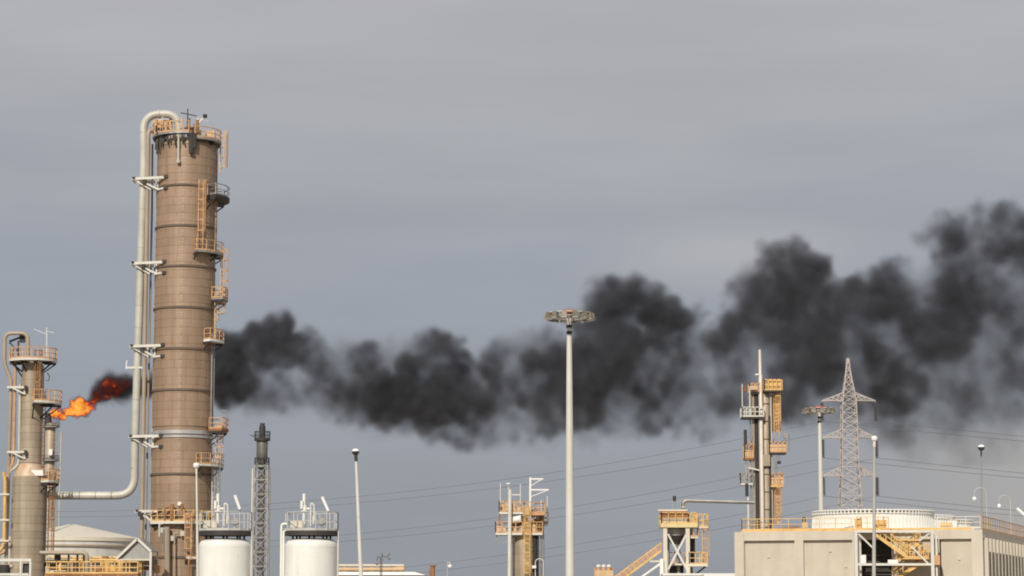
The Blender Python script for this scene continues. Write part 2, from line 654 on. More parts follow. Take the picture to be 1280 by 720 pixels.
    for m_, kk in (('pipe', 9), ('rust', 8), ('steel_dark', 7)):
        cb = MB()
        for i in range(kk):
            px = random.uniform(193, 262)
            yy = cy - random.uniform(.2, 2.6)
            h0 = Z(176 if px > 244 else 171)
            x = xat(px, 165, Y)
            hh = random.uniform(.5, 1.7)
            cb.tube((x, yy, h0), (x, yy, h0 + hh), random.uniform(.06, .16), n=8)
            if i % 2:
                cb.tube((x, yy, h0 + hh * .8), (x + random.uniform(-1.4, 1.4), yy, h0 + hh * .8), .07, n=6)
        cb.build('deck_pipework', m_, root, kind='stuff')
    cb = MB()
    cb.path([(xat(193, 160, Y), cy - 1.9, Z(162)), (xat(197, 157, Y), cy - 2.0, Z(155)), (xat(214, 157, Y), cy - 2.0, Z(155)), (xat(217, 157, Y), cy - 2.0, Z(170))], .1, .5, 8)
    cb.build('loop_pipe', 'pipe', root, True)
    # tall caged ladder standing free on the right of the top
    ladder(root, xat(275.5, 190, Y), cy, Z(218), Z(175), 0, 'peach', True, 'peach')
    gp = MB()
    gp.box((xat(264, 170, Y), cy - .5, Z(171)), (.9, .8, .9))
    gp.build('gate', 'peach', root)
    tb = MB()
    tb.beam((xat(271.5, 200, Y), cy, Z(236)), (xat(271.5, 200, Y), cy, Z(178)), .12)
    tb.build('rail_post', 'steel_grey', root)
    # side platforms: (deck py, r1 extra px, a0, a1, rail)
    W = Y / F
    platform(root, cx, cy, Z(248), RAD, RAD + 17 * W, -40, 35, 'steel_grey', 'steel_dark', thick=.32)
    platform(root, cx, cy, Z(318), RAD, RAD + 11 * W, -66, 15, 'orange', 'steel_grey', thick=.2)
    platform(root, cx, cy, Z(374), RAD, RAD + 17 * W, -22, 22, 'orange', 'steel_grey', thick=.18)
    platform(root, cx, cy, Z(427), RAD, RAD + 13 * W, -42, 0, 'orange', 'white', thick=.22)
    platform(root, cx, cy, Z(537), RAD, RAD + 20 * W, -24, 18, 'orange', 'rust', thick=.22)
    platform(root, cx, cy, Z(582), RAD, RAD + 15 * W, -55, 5, 'orange', 'steel_white', thick=.2)
    # ladders
    al = -56
    p = arc(cx, cy, 0, RAD + .25, al, al, 1)[0]
    ladder(root, p.x, p.y, Z(318), Z(243), al, 'orange', True, 'orange')
    ladder(root, xat(277, 340, Y), cy - .3, Z(374), Z(325), -10, 'peach', True, 'orange')
    ladder(root, xat(273.5, 390, Y), cy - .6, Z(402), Z(372), -10, 'peach', True, 'peach')
    ladder(root, xat(270.5, 405, Y), cy - .9, Z(427), Z(380), -10, 'yellow', False)
    ladder(root, xat(267.5, 480, Y), cy - 1.1, Z(537), Z(432), -20, 'steel_grey', False)
    ladder(root, xat(271, 270, Y), cy - .6, Z(318), Z(250), -10, 'orange', False)
    ladder(root, xat(271, 555, Y), cy - .4, Z(582), Z(540), -10, 'peach', True)
    ladder(root, xat(268, 610, Y), cy - 1, Z(645), Z(586), -20, 'steel_white', True, 'steel_grey')
    # davits on side platforms
    dv = MB()
    dv.path([(xat(284.5, 520, Y), cy - .8, Z(537)), (xat(285.5, 513, Y), cy - .8, Z(514)), (xat(277, 513, Y), cy - .8, Z(515))], .06, .5)
    dv.build('davit', 'steel_grey', root)
    # thin conduits down the right edge
    for px, r in ((268.0, .1), (272.5, .06), (275.5, .06)):
        q = MB().tube((xat(px - 1, 600, Y), cy - .3, Z(648)), (xat(px, 480, Y), cy - .3, Z(585)), r, n=6)
        q.build('conduit', 'pipe', root)
    MB().tube((xat(194.2, 400, Y), cy - .2, 2), (xat(194.2, 400, Y), cy - .2, Z(215)), .14, n=8).build('conduit', 'pipe', root, True)
    # base platforms
    platform(root, cx, cy, Z(653), RAD - .05, RAD + .75, -135, -20, 'yellow', 'steel_white', thick=.25)
    platform(root, cx, cy, Z(697), RAD - .05, RAD + .6, -72, -18, 'orange', 'steel_white', thick=.2)
    ladder(root, xat(241, 675, Y), cy - RAD - .35, Z(697), Z(655), -78, 'orange', True)
    mb = MB()
    yf = cy - RAD - .6
    mb.tube((xat(212, 650, yf), yf, 0), (xat(209, 650, yf), yf, Z(660)), .28, n=8)
    mb.build('drop_pipe', 'pipe_brown', root, True)
    mb = MB()
    mb.tube((xat(215, 640, yf), yf, Z(652)), (xat(215, 640, yf), yf, Z(632)), .2)
    mb.tube((xat(227, 640, yf), yf, Z(640)), (xat(227, 640, yf), yf, Z(632)), .16)
    mb.build('pipe_stub', 'rust', root, kind='stuff')
    mb = MB()
    mb.tube((xat(224, 632, yf), cy - RAD - .02, Z(631.5)), (xat(224, 632, yf), cy - RAD - .45, Z(631.5)), .2, n=16)
    mb.build('manhole', 'white', root, True)
    random.seed(17)
    for i, (xa, pa, pb, rr, m_) in enumerate(((199, 672, 656, .1, 'pipe'), (204, 690, 662, .08, 'steel_grey'), (218, 720, 668, .09, 'pipe_brown'), (231, 695, 656, .08, 'steel_grey'), (236, 720, 700, .12, 'rust'), (206, 652, 636, .12, 'rust'), (231, 652, 645, .14, 'orange'))):
        MB().path([(xat(xa, pa, yf), yf + .1, Z(pa)), (xat(xa, pb, yf), yf + .1, Z(pb)), (xat(xa + 5, pb, yf), yf + .1, Z(pb))], rr, .2, 8).build('instrument_pipe', m_, root, True, auto=60)
    for px, py in ((203, 664), (216, 674), (228, 668)):
        MB().box((xat(px, py, yf), yf + .25, Z(py)), (.45, .25, .5)).build('instrument_box', 'pipe', root)
    # pipe support frames on the left
    for py in (232, 337, 440, 552, 645):
        sb = MB()
        xl = xat(164 + (552 - py) * .012, py, Y) if py < 600 else xat(172, py, Y)
        for k, yy in enumerate((cy - 1.55, cy + .2)):
            xr = cx - RAD + (1.2 if k == 0 else .1)
            ye = cy - 2.5 if k == 0 else yy
            sb.beam((xl, yy, Z(py - 5)), (xr, ye, Z(py - 5)), .2, .26)
            sb.beam((xl + .5, yy, Z(py - 5)), (cx - RAD + .5, yy, Z(py + 9)), .18)
            sb.beam((cx - RAD + .32, yy, Z(py - 5)), (cx - RAD + .32, yy, Z(py + 9)), .16)
            sb.beam((cx - RAD + .3, yy, Z(py + 8)), (xr, ye, Z(py + 8)), .16, .2)
        sb.beam((xl + .05, cy - 1.55, Z(py - 5)), (xl + .05, cy + .2, Z(py - 5)), .18, .2)
        sb.beam((xl + .2, cy - 1.55, Z(py - 4)), (xl + 1.9, cy - 1.5, Z(py + 8)), .13)
        s = sb.build('pipe_support', 'steel_white', root)
        pb = MB()
        pb.box((xl + .2, cy - 1.6, Z(py - 6)), (.32, .4, .22))
        pb.box((xat(186 - py * .012, py, Y), cy - 1.7, Z(py - 2)), (.4, .4, .5))
        for zz in (py - 6, py + 8):
            pb.box((cx - RAD + 1.25, cy - 2.45, Z(zz)), (.42, .5, .3))
        pb.build('bracket_pad', 'steel_dark', s)
    sb = MB()
    sb.beam((xat(159, 461, Y), cy - 1.2, Z(461)), (xat(183, 461, Y), cy - 1.2, Z(461)), .16, .2)
    sb.beam((xat(160, 461, Y), cy - 1.2, Z(463)), (xat(161, 455, Y), cy - 1.2, Z(452)), .12)
    sb.build('pipe_support', 'steel_white', root)

    # ---- overhead pipe
    yp = Y - .9
    t = thing('overhead_pipe', (xat(168, 600, yp), yp, 0), 'thick pale pipe arching over the tall brown column top and down its left side', 'pipe')
    P = [at(223, 178, yp), at(223.5, 142.5, yp), at(179.5, 142.5, yp), at(180, 200, yp), at(168.5, 560, yp), at(168, 619.5, yp), at(60, 619.5, yp)]
    MB().path(P[:4] + P[4:], .40, 1.9, 16, 10).build('pipe_run', 'pipe', t, True, auto=60)
    for px, py, ang in ((199, 142.5, 0), (223.4, 152, 90)):
        q = at(px, py, yp)
        fb = MB().tube(q - Vector((.08, 0, 0)), q + Vector((.08, 0, 0)), .46, n=16) if ang == 0 else MB().tube(q - Vector((0, 0, .08)), q + Vector((0, 0, .08)), .46, n=16)
        fb.build('flange', 'pipe', t, True)
    for py in (166, 262, 310, 382, 410, 500, 585):
        f_ = (py - 200) / 360
        q = at(180 - 11.5 * f_, py, yp) if py > 200 else at(179.6, py, yp)
        MB().tube(q - Vector((0, 0, .05)), q + Vector((0, 0, .05)), .40, n=16).build('lagging_band', 'band', t, True)
    for px in (80, 100, 120, 140):
        q = at(px, 619.5, yp)
        MB().tube(q - Vector((.05, 0, 0)), q + Vector((.05, 0, 0)), .40, n=16).build('lagging_band', 'band', t, True)

    # ---- riser pipe (thinner) and rear riser
    yq = Y - 1.2
    t = thing('riser_pipe', (xat(178, 700, yq), yq, 0), 'thin beige pipe rising in front of the thick pale pipe beside the brown column', 'pipe')
    MB().path([at(187.5, 170, yq) + Vector((1.2, .8, 0)), at(185.5, 160, yq), at(185, 200, yq), at(177.5, 640, yq), at(176.5, 702, yq), at(140, 702, yq)], .215, .8, 10).build('pipe_run', 'pipe_brown', t, True, auto=60)
    yq = Y + .6
    t = thing('rear_riser_pipe', (xat(186, 700, yq), yq, 0), 'dull brown pipe in the gap between the beige riser and the tall column', 'pipe')
    MB().path([at(190.5, 180, yq), at(190, 260, yq), at(182.5, 640, yq), Vector((xat(182.5, 640, yq), yq, 0))], .11, .8, 10).build('pipe_run', 'pipe_brown', t, True, auto=60)


main_column()


# ================================================================== left column
def left_column():
    Y = 240.0
    W = Y / F
    Z = lambda py: zat(py, Y)
    c = at(38.5, 560, Y)
    cx, cy = c.x, Y
    RL, RU = 21.5 * W, 14.3 * W
    root = thing('stepped_column', (cx, cy, 0), 'shorter grey brown column at the left with a wider lower half and yellow top rails', 'refinery column')
    MB().lathe([(RL - .05, 0), (RL - .05, Z(596))], cx, cy, 48).build('lower_shell', 'cladding_grey', root, True)
    MB().lathe([(RL - .05, Z(596)), (RU, Z(580))], cx, cy, 48).build('cone', mat('rust_stained_cone', (.55, .43, .31), .5, .1, .2, .5, (.45, .2, .08), .3, (.42, .2, .08), scale=.8), root, True)
    prof = [(RU - .05, Z(580)), (RU - .05, Z(461))] + [(max(.05, RU * math.cos(a)), Z(461) + .8 * math.sin(a)) for a in [i * math.pi / 12 for i in range(1, 7)]]
    MB().lathe(prof, cx, cy, 48).build('upper_shell', 'cladding_grey', root, True)
    for z0, z1, rad in ((.5, Z(597), RL), (Z(579), Z(463), RU)):
        z = z0
        while z + .75 < z1:
            MB().lathe([(rad - .03, z), (rad + .015, z), (rad + .015, z + .05), (rad - .005, z + .735), (rad - .03, z + .735)], cx, cy, 48, closed=False).build('cladding_band', 'cladding_grey', root, True, auto=25)
            z += .75
    MB().box((xat(50, 588, Y), cy - RU - .25, Z(592)), (1.15, .06, .55)).build('white_plate', 'white', root)
    platform(root, cx, cy, Z(450), RU, 30 * W, -200, 20, 'orange', 'steel_white', thick=.22)
    platform(root, cx, cy, Z(503), RU, RU + 23 * W, -75, 15, 'orange', 'steel_white', thick=.22)
    platform(root, cx, cy, Z(601), RL, RL + 15 * W, -40, 12, 'orange', 'steel_white', thick=.22)
    a = -62
    p = arc(cx, cy, 0, RU + .25, a, a, 1)[0]
    ladder(root, p.x, p.y, Z(503), Z(452), a, 'orange', True, 'rust')
    p = arc(cx, cy, 0, RU + .2, -15, -15, 1)[0]
    ladder(root, p.x, p.y, Z(600), Z(505), -15, 'rust', False)
    p = arc(cx, cy, 0, RL + .2, -10, -10, 1)[0]
    ladder(root, p.x, p.y, Z(715), Z(602), -10, 'steel_dark', True, 'rust')
    # davit post and rails on the top deck
    mb = MB()
    mb.tube(at(58.5, 450, Y), at(58.5, 409, Y), .07)
    mb.beam(at(58.5, 418, Y), at(42, 411, Y), .05)
    mb.beam(at(58.5, 414, Y), at(68, 416, Y), .05)
    mb.build('davit', 'steel_white', root)
    mb = MB()
    mb.box(at(28, 423, Y), (.5, .5, .8))
    mb.beam(at(12, 427, Y), at(27, 421, Y), .18)
    mb.beam(at(12, 428, Y), at(23, 440, Y), .14)
    mb.beam(at(23, 426, Y), at(23, 449, Y), .16)
    mb.build('relief_valve', 'steel_dark', root, kind='stuff')
    mb = MB()
    for px in (20, 34):
        mb.beam(at(px, 455, Y - 1), at(px - 8 if px < 25 else px, 455, Y - 1), .1)
        mb.beam(at(17, 455, Y - 1.2), at(27, 470, Y - .8), .12)
    mb.build('knee_brace', 'steel_dark', root, kind='stuff')
    mb = MB()
    mb.path([at(59, 466, Y), at(62, 470, Y), at(61, 476, Y), at(57, 475, Y)], .06, .2, 6)
    mb.build('drain_pipe', 'steel_grey', root)
    for py in (484, 565):
        sb = MB()
        for yy in (cy - 1.2, cy + .2):
            sb.beam(at(9, py, yy), at(33, py, yy), .16, .2)
            sb.beam(at(14, py, yy), at(30, py + 8, yy), .13)
            sb.beam(at(31, py, yy), at(31, py + 9, yy), .14)
        s = sb.build('pipe_support', 'steel_white', root)
        MB().box(at(32, py + 1, cy - 1.4), (.25, .3, .5)).build('bracket_pad', 'steel_dark', s)
    # pipes left of it
    yp = Y - .7
    t = thing('arched_pipe', (xat(10, 600, yp), yp, 0), 'pale brown pipe arching over the left column head and dropping at the frame edge', 'pipe')
    MB().path([at(35, 452, yp), at(35, 416.5, yp), at(6, 416.5, yp), at(5.5, 456, yp), at(14, 474, yp), at(11.5, 560, yp), Vector((xat(11.5, 560, yp), yp, 0))], .19, .75, 10).build('pipe_run', 'pipe_brown', t, True, auto=60)
    t = thing('orange_pipe', (xat(17.5, 600, yp), yp, 0), 'thin orange pipe beside the left column, between two white ones', 'pipe')
    MB().path([at(19, 452, yp), at(19, 468, yp), at(17, 578, yp), at(9, 592, yp), at(8.5, 640, yp), at(8, 690, yp), at(-6, 694, yp), Vector((xat(-6, 694, yp), yp, 0))], .15, .9, 8).build('pipe_run', 'orange', t, True, auto=60)
    t = thing('white_riser_pipe', (xat(24, 600, yp), yp, 0), 'thin white pipe hugging the left side of the stepped column', 'pipe')
    MB().path([at(25.2, 480, yp), at(23.5, 582, yp), at(10.5, 590, yp), at(10, 612, yp), Vector((xat(10, 612, yp), yp, 0))], .14, .6, 8).build('pipe_run', 'pipe', t, True, auto=60)
    yp = Y - 1.6
    t = thing('yellow_pipe', (xat(6.5, 640, yp), yp, 0), 'mustard yellow pipe with collars at the left edge below the column step', 'pipe')
    MB().path([at(4, 590, yp), at(6.5, 600, yp), at(5, 685, yp), at(-12, 697, yp), Vector((xat(-12, 697, yp), yp, 0))], .17, .8, 10).build('pipe_run', 'yellow', t, True, auto=60)
    for py in (618, 650, 676):
        q = at(6.2, py, yp)
        MB().box(q, (.9, .5, .16)).build('collar', 'steel_white', t)


left_column()


# ================================================================== flare stack
def flare():
    Y = 600.0
    W = Y / F
    Z = lambda py: zat(py, Y)
    cx = xat(62.5, 560, Y)
    root = thing('flare_stack', (cx, Y, 0), 'burning flare stack half hidden behind the stepped column', 'flare stack')
    MB().lathe([(1.25, 0), (1.25, Z(531)), (1.0, Z(529))], cx, Y, 24).build('shaft', 'pipe_brown', root, True)
    MB().lathe([(.85, Z(531)), (.8, Z(518)), (1.0, Z(517)), (.7, Z(516.6))], xat(60.5, 525, Y), Y, 16).build('burner_tip', 'steel_dark', root, True)
    for py in (533, 575):
        platform(root, cx, Y, Z(py), 1.2, 2.3, 0, 360, 'steel_dark', 'steel_grey', thick=.3, brackets=False, n=16)
    MB().box((cx + .5, Y - 1.6, Z(566)), (.9, .6, 1.6)).build('pilot_box', 'white', root)
    for k, dx in enumerate((-2.4, 2.6)):
        MB().tube((cx + dx, Y + .5, 0), (cx + dx, Y + .5, Z(540)), .22, n=8).build('pilot_pipe', 'pipe' if k else 'rust', root, True)
    ladder(root, cx + 1.3, Y - .6, 2, Z(534), -30, 'rust', True, 'steel_grey')


flare()


# ================================================================== cone roof tank, shelter, walkway at lower left
def lower_left():
    Y = 420.0
    W = Y / F
    cx, r = xat(90, 670, Y), 86 * W
    z1, z0 = zat(674, Y), zat(655.5, Y)
    t = thing('storage_tank', (cx, Y, 0), 'wide storage tank with a shallow beige cone roof behind the horizontal pipe', 'storage tank')
    MB().lathe([(r, 0), (r, z1)], cx, Y, 96, closed=False).build('wall', 'tank_grey', t, True)
    MB().lathe([(r + .15, z1), (r + .15, z1 + .06), (.6, z0)], cx, Y, 96).build('roof', 'cream', t, True)
    MB().sector(cx, Y, z1 - .55, z1 - .02, r + .0, r + .25, 0, 360, 96).build('rim', 'cream', t)
    MB().sector(cx, Y, z1 - 1.5, z1 - 1.2, r, r + .35, 0, 360, 96).build('wind_girder', 'pipe_brown', t)
    for k, (px, h) in enumerate(((64, 640), (75, 648), (78, 622))):
        MB().tube((xat(px, 650, Y), Y - r * .6, z1 - .4), (xat(px, 650, Y), Y - r * .6, zat(h, Y)), .16, n=6).build('vent_pipe', 'tank_grey', t)

    # gabled grey shelter
    Y = 232.0
    Z = lambda py: zat(py, Y)
    a, b, c = at(146, 699, Y), at(172, 674, Y), at(189, 690, Y)
    D = Vector((0, 5.0, 0))
    t = thing('gabled_shelter', (b.x, Y, 0), 'small grey gabled metal shelter with white edge beams beside the brown column', 'shelter')
    lo_ = Vector((c.x - .1, Y + .05, a.z + .05))
    v = [a + Vector((.3, .05, -.02)), lo_, c + Vector((-.1, .05, -.15)), b + Vector((0, .05, -.2))]
    MB().add(v + [p + Vector((0, .06, 0)) for p in v], [(0, 1, 2, 3), (7, 6, 5, 4), (0, 4, 5, 1), (1, 5, 6, 2), (2, 6, 7, 3), (3, 7, 4, 0)]).build('gable', 'steel_grey', t)
    for p_ in (a + Vector((.3, .2, 0)), a + D + Vector((.3, -.2, 0)), Vector((c.x - .1, Y + 4.8, c.z))):
        MB().beam((p_.x, p_.y, 0), p_, .16).build('post', 'steel_white', t)
    MB().beam(a + Vector((.2, -.05, -.05)), Vector((c.x, Y - .05, a.z - .05)), .12, .16).build('tie_beam', 'cream', t)
    mb = MB()
    mb.hexa([a + Vector((0, -.1, 0)), b + Vector((0, -.1, 0)), b + D, a + D] + [p + Vector((0, 0, .12)) for p in (a + Vector((0, -.1, 0)), b + Vector((0, -.1, 0)), b + D, a + D)])
    mb.build('roof_sheet', 'steel_grey', t)
    mb = MB()
    mb.hexa([b + Vector((0.01, -.1, 0)), c + Vector((0, -.1, 0)), c + D, b + D + Vector((.01, 0, 0))] + [p + Vector((0, 0, .12)) for p in (b + Vector((.01, -.1, 0)), c + Vector((0, -.1, 0)), c + D, b + D + Vector((.01, 0, 0)))])
    mb.build('roof_sheet', 'steel_grey', t)
    for p, q in ((a, b), (b, c)):
        MB().beam(p + Vector((0, -.2, .05)), q + Vector((0, -.2, .05)), .16, .24).build('edge_beam', 'steel_white', t)
    MB().beam(c + Vector((0, -.2, 0)), Vector((c.x, Y - .2, 0)), .2).build('edge_beam', 'steel_white', t)

    # brown pipe with a bend
    Y = 226.0
    t = thing('bent_pipe', (xat(80, 700, Y), Y, 0), 'dark brown horizontal pipe with a downward bend above the yellow walkway', 'pipe')
    MB().path([at(50, 691, Y), at(109, 691, Y), Vector((xat(109, 700, Y), Y, 0))], .2, .5, 10).build('pipe_run', 'pipe_brown', t, True, auto=60)
    MB().path([at(55, 704, Y + .8), at(72, 704, Y + .8), at(72, 690, Y + .8)], .3, .4, 10).build('branch_pipe', 'steel_dark', t, True, auto=60)
    for px in (85, 96, 104):
        MB().tube((xat(px, 700, Y), Y + .3, 0), (xat(px, 700, Y), Y + .3, zat(692, Y)), .1, n=6).build('prop', 'steel_dark', t)
    # yellow elevated walkway
    Y = 222.0
    xa, xb = xat(56, 715, Y), xat(172, 715, Y)
    zf = zat(717, Y)
    t = thing('elevated_walkway', ((xa + xb) / 2, Y, 0), 'yellow railed walkway with rusty floor at the foot of the columns', 'walkway')
    MB().box(((xa + xb) / 2, Y + 1, zf - .1), (xb - xa, 2, .2)).build('deck', 'rust', t)
    MB().rail([(xa, Y, zf), (xb, Y, zf), (xb, Y + 2, zf), (xa, Y + 2, zf)], 1.1, .08, 1.0, True).build('railing', 'yellow', t, kind='stuff')
    n = 6
    for i in range(n):
        for yy in (Y + .1, Y + 1.9):
            x = xa + .1 + (xb - xa - .2) * i / (n - 1)
            MB().beam((x, yy, 0), (x, yy, zf - .2), .18).build('leg', 'yellow', t)
    # machinery behind the rail
    random.seed(9)
    Y = 229.0
    t = thing('pump_skid', (xat(110, 715, Y), Y, 0), 'cluster of rusty pumps and pipes behind the yellow walkway rail', 'machinery')
    MB().box((xat(112, 715, Y), Y, zat(714, Y) / 2), (6.5, 1.5, zat(714, Y))).build('plinth', 'rust', t)
    for px, w_, py in ((88, .9, 706), (98, .6, 702), (124, 1.2, 708), (134, .6, 703), (142, .8, 706)):
        mb = MB().tube((xat(px, 712, Y), Y, zat(715, Y)), (xat(px, 712, Y), Y, zat(py, Y)), w_ * .45, n=12)
        mb.build('pump', random.choice(['orange', 'yellow', 'rust', 'steel_grey']), t, True)
    MB().path([at(86, 700, Y), at(150, 700, Y), at(150, 718, Y)], .12, .4, 8).build('pipe_run', 'yellow', t, True, auto=60)
    random.seed(23)
    Y = 236.0
    t = thing('pipe_rack', (xat(120, 712, Y), Y, 0), 'low rack of yellow and brown pipes on posts behind the rusty pumps', 'pipe rack')
    for k, (py, m_, rr) in enumerate(((697, 'yellow', .13), (701.5, 'pipe_brown', .16), (705, 'orange', .12), (710, 'rust', .2))):
        MB().tube((xat(58, py, Y), Y + .4 * k, zat(py, Y)), (xat(196, py, Y), Y + .4 * k, zat(py, Y)), rr, n=8).build('pipe_run', m_, t, True)
    for px in range(62, 196, 13):
        MB().beam((xat(px, 710, Y), Y - .3, 0), (xat(px, 710, Y), Y - .3, zat(696, Y)), .15).build('post', 'yellow' if px % 2 else 'steel_grey', t)
        if random.random() < .7:
            MB().box((xat(px + 5, 703, Y), Y - .3, zat(random.uniform(700, 712), Y)), (random.uniform(.3, .7), .4, random.uniform(.3, .8))).build('valve', random.choice(['rust', 'orange', 'cream', 'steel_dark']), t)
    # white frame with equipment box, bottom left corner
    Y = 205.0
    xa, xb = xat(-14, 705, Y), xat(39, 705, Y)
    zt = zat(700, Y)
    t = thing('steel_frame', ((xa + xb) / 2, Y, 0), 'white steel frame holding a dark box in the bottom left corner', 'frame')
    MB().beam((xa, Y, zt), (xb, Y, zt), .2, .24).build('top_beam', 'steel_white', t)
    for px in (26, 38):
        MB().beam((xat(px, 710, Y), Y, 0), (xat(px, 710, Y), Y, zt - .12), .16).build('post', 'steel_white', t)
    MB().beam((xa, Y, 0), (xa, Y, zt - .12), .16).build('post', 'steel_white', t)
    MB().beam((xa + .2, Y + .02, zat(718, Y)), (xb - .2, Y + .02, zat(718, Y)), .14, .2).build('rail', 'steel_white', t)
    MB().box((xat(32, 711, Y), Y + .6, zat(711, Y)), (.62, .5, .9)).build('equipment_box', 'steel_dark', t)
    Y = 214.0
    t = thing('valve_body', (xat(8, 712, Y), Y, 0), 'dark valve behind the white frame at the bottom left', 'valve')
    MB().tube((xat(6, 710, Y), Y, 0), (xat(6, 710, Y), Y, zat(706, Y)), .5, n=12).build('body', 'steel_dark', t, True)
    MB().tube((xat(-4, 708, Y), Y, zat(708, Y)), (xat(16, 708, Y), Y, zat(708, Y)), .2, n=10).build('cross_pipe', 'pipe_brown', t, True)


lower_left()


# ================================================================== lamps
def globe_lamp(px_top, py_top, Y, px_b, py_b, dark=True, label='', scale=1.0, head=4.6, pole='steel_white'):
    """street lamp: tapered pole, dark bowl with a pale lid"""
    W = Y / F
    top = at(px_top, py_top, Y)
    q = at(px_b, py_b, Y)
    k = top.z / max(.1, top.z - q.z)
    base = Vector((top.x + (q.x - top.x) * k, Y, 0))
    t = thing('street_lamp', base, label, 'street lamp', 'street lamps on tall poles')
    r = head * W
    ax = (top - base).normalized()
    MB().sweep([base, base + (top - base) * .5, top - ax * (r * 1.6)], [.14 * scale, .11 * scale, .075 * scale], 10).build('pole', pole, t, True)
    MB().sweep([top - ax * (r * 3.2), top - ax * (r * 1.3)], [.09 * scale, .10 * scale], 10).build('neck', 'steel_dark' if dark else 'steel_white', t, True)
    prof = [(r * .25, -1.5), (r * .8, -1.2), (r * 1.0, -.75), (r * 1.0, -.45)]
    mb = MB().lathe([(a, top.z + b * r) for a, b in prof], top.x, Y, 20)
    mb.build('bowl', 'steel_dark' if dark else 'lamp_glass', t, True)
    prof = [(r * 1.02, -.44), (r * .9, -.05), (r * .55, .22), (.02, .3)]
    MB().lathe([(a, top.z + b * r) for a, b in prof], top.x, Y, 20).build('lid', 'lamp_glass', t, True, auto=60)
    return t


globe_lamp(245.5, 579.5, 176, 247, 700, False, 'small white headed street lamp in front of the tall brown column', .85, 4.0)
globe_lamp(444.5, 562, 140, 451, 715, True, 'leaning white street lamp with dark bowl between silo and orange tower', 1.0, 4.6)
globe_lamp(1093, 546, 150, 1092.5, 700, False, 'white headed street lamp standing before the cooling tower stair', 1.0, 4.0, 'lamp_pole')
globe_lamp(1226.5, 557, 270, 1227, 640, True, 'grey street lamp with dark bowl rising behind the cooling tower side rail', 1.0, 4.2, 'steel_grey')


def goose_lamp(px, py, Y, span, label, group='gooseneck lamps with small white globes'):
    W = Y / F
    p = at(px, py, Y)                        # the globe
    xr = p.x + span * W
    rr = (xr - p.x) / 2
    t = thing('gooseneck_lamp', (xr, Y, 0), label, 'lamp', group)
    zc = p.z + 6 * W
    pts = [Vector((xr, Y, 0)), Vector((xr, Y, zc))] + [Vector((xr - rr + rr * math.cos(a), Y, zc + rr * 1.05 * math.sin(a))) for a in [math.pi * i / 12 for i in range(1, 13)]] + [Vector((p.x, Y, p.z + 2 * W))]
    MB().sweep(pts, .045 * Y / 220, 8).build('pole', 'lamp_pole', t, True, auto=70)
    r = 2.6 * W
    MB().lathe([(max(.01, r * math.cos(a)), p.z + r * math.sin(a)) for a in [math.pi * (i / 8 - .5) for i in range(9)]], p.x, Y, 14).build('globe', 'lamp_glass', t, True, auto=80)
    return t


goose_lamp(1218, 623.5, 262, 15, 'gooseneck lamp with white globe beside the dark bowled lamp pole on the right')
goose_lamp(1249, 632.5, 262, 14, 'gooseneck lamp with white globe over the orange side rail, nearer the slanted tube')
goose_lamp(486.5, 697.5, 300, -9, 'tiny gooseneck lamp above the pale roof behind the leaning street lamp')
goose_lamp(471.5, 704, 300, 4, 'tiny short lamp standing left of the gooseneck lamp on the pale roof')
goose_lamp(562.5, 708, 320, -3, 'tiny white lamp on a post between the pale roof and the orange tower')


def tube_lamp(px0, py0, px1, py1, Y, label):
    W = Y / F
    a, b = at(px0, py0, Y), at(px1, py1, Y)
    t = thing('tube_lamp', (b.x, Y, 0), label, 'lamp', 'slanted white tube lamps')
    MB().tube(a, b, 2.0 * W, n=12).build('tube', 'lamp_glass', t, True)
    MB().tube(b + Vector((0, .1, -.05)), Vector((b.x, Y + .1, 0)), .03, n=6).build('post', 'steel_grey', t, True)
    MB().tube(b - (a - b) * .05, b + (a - b) * .02, 2.2 * W, n=12).build('socket', 'steel_grey', t, True)


tube_lamp(293.5, 619, 300, 637, 203, 'slanted white tube lamp above the left white silo')
tube_lamp(402.5, 621, 410.5, 639, 203, 'slanted white tube lamp above the right white silo')
tube_lamp(1271, 635.5, 1284, 646.5, 255, 'slanted white tube lamp at the right edge over the orange rail')


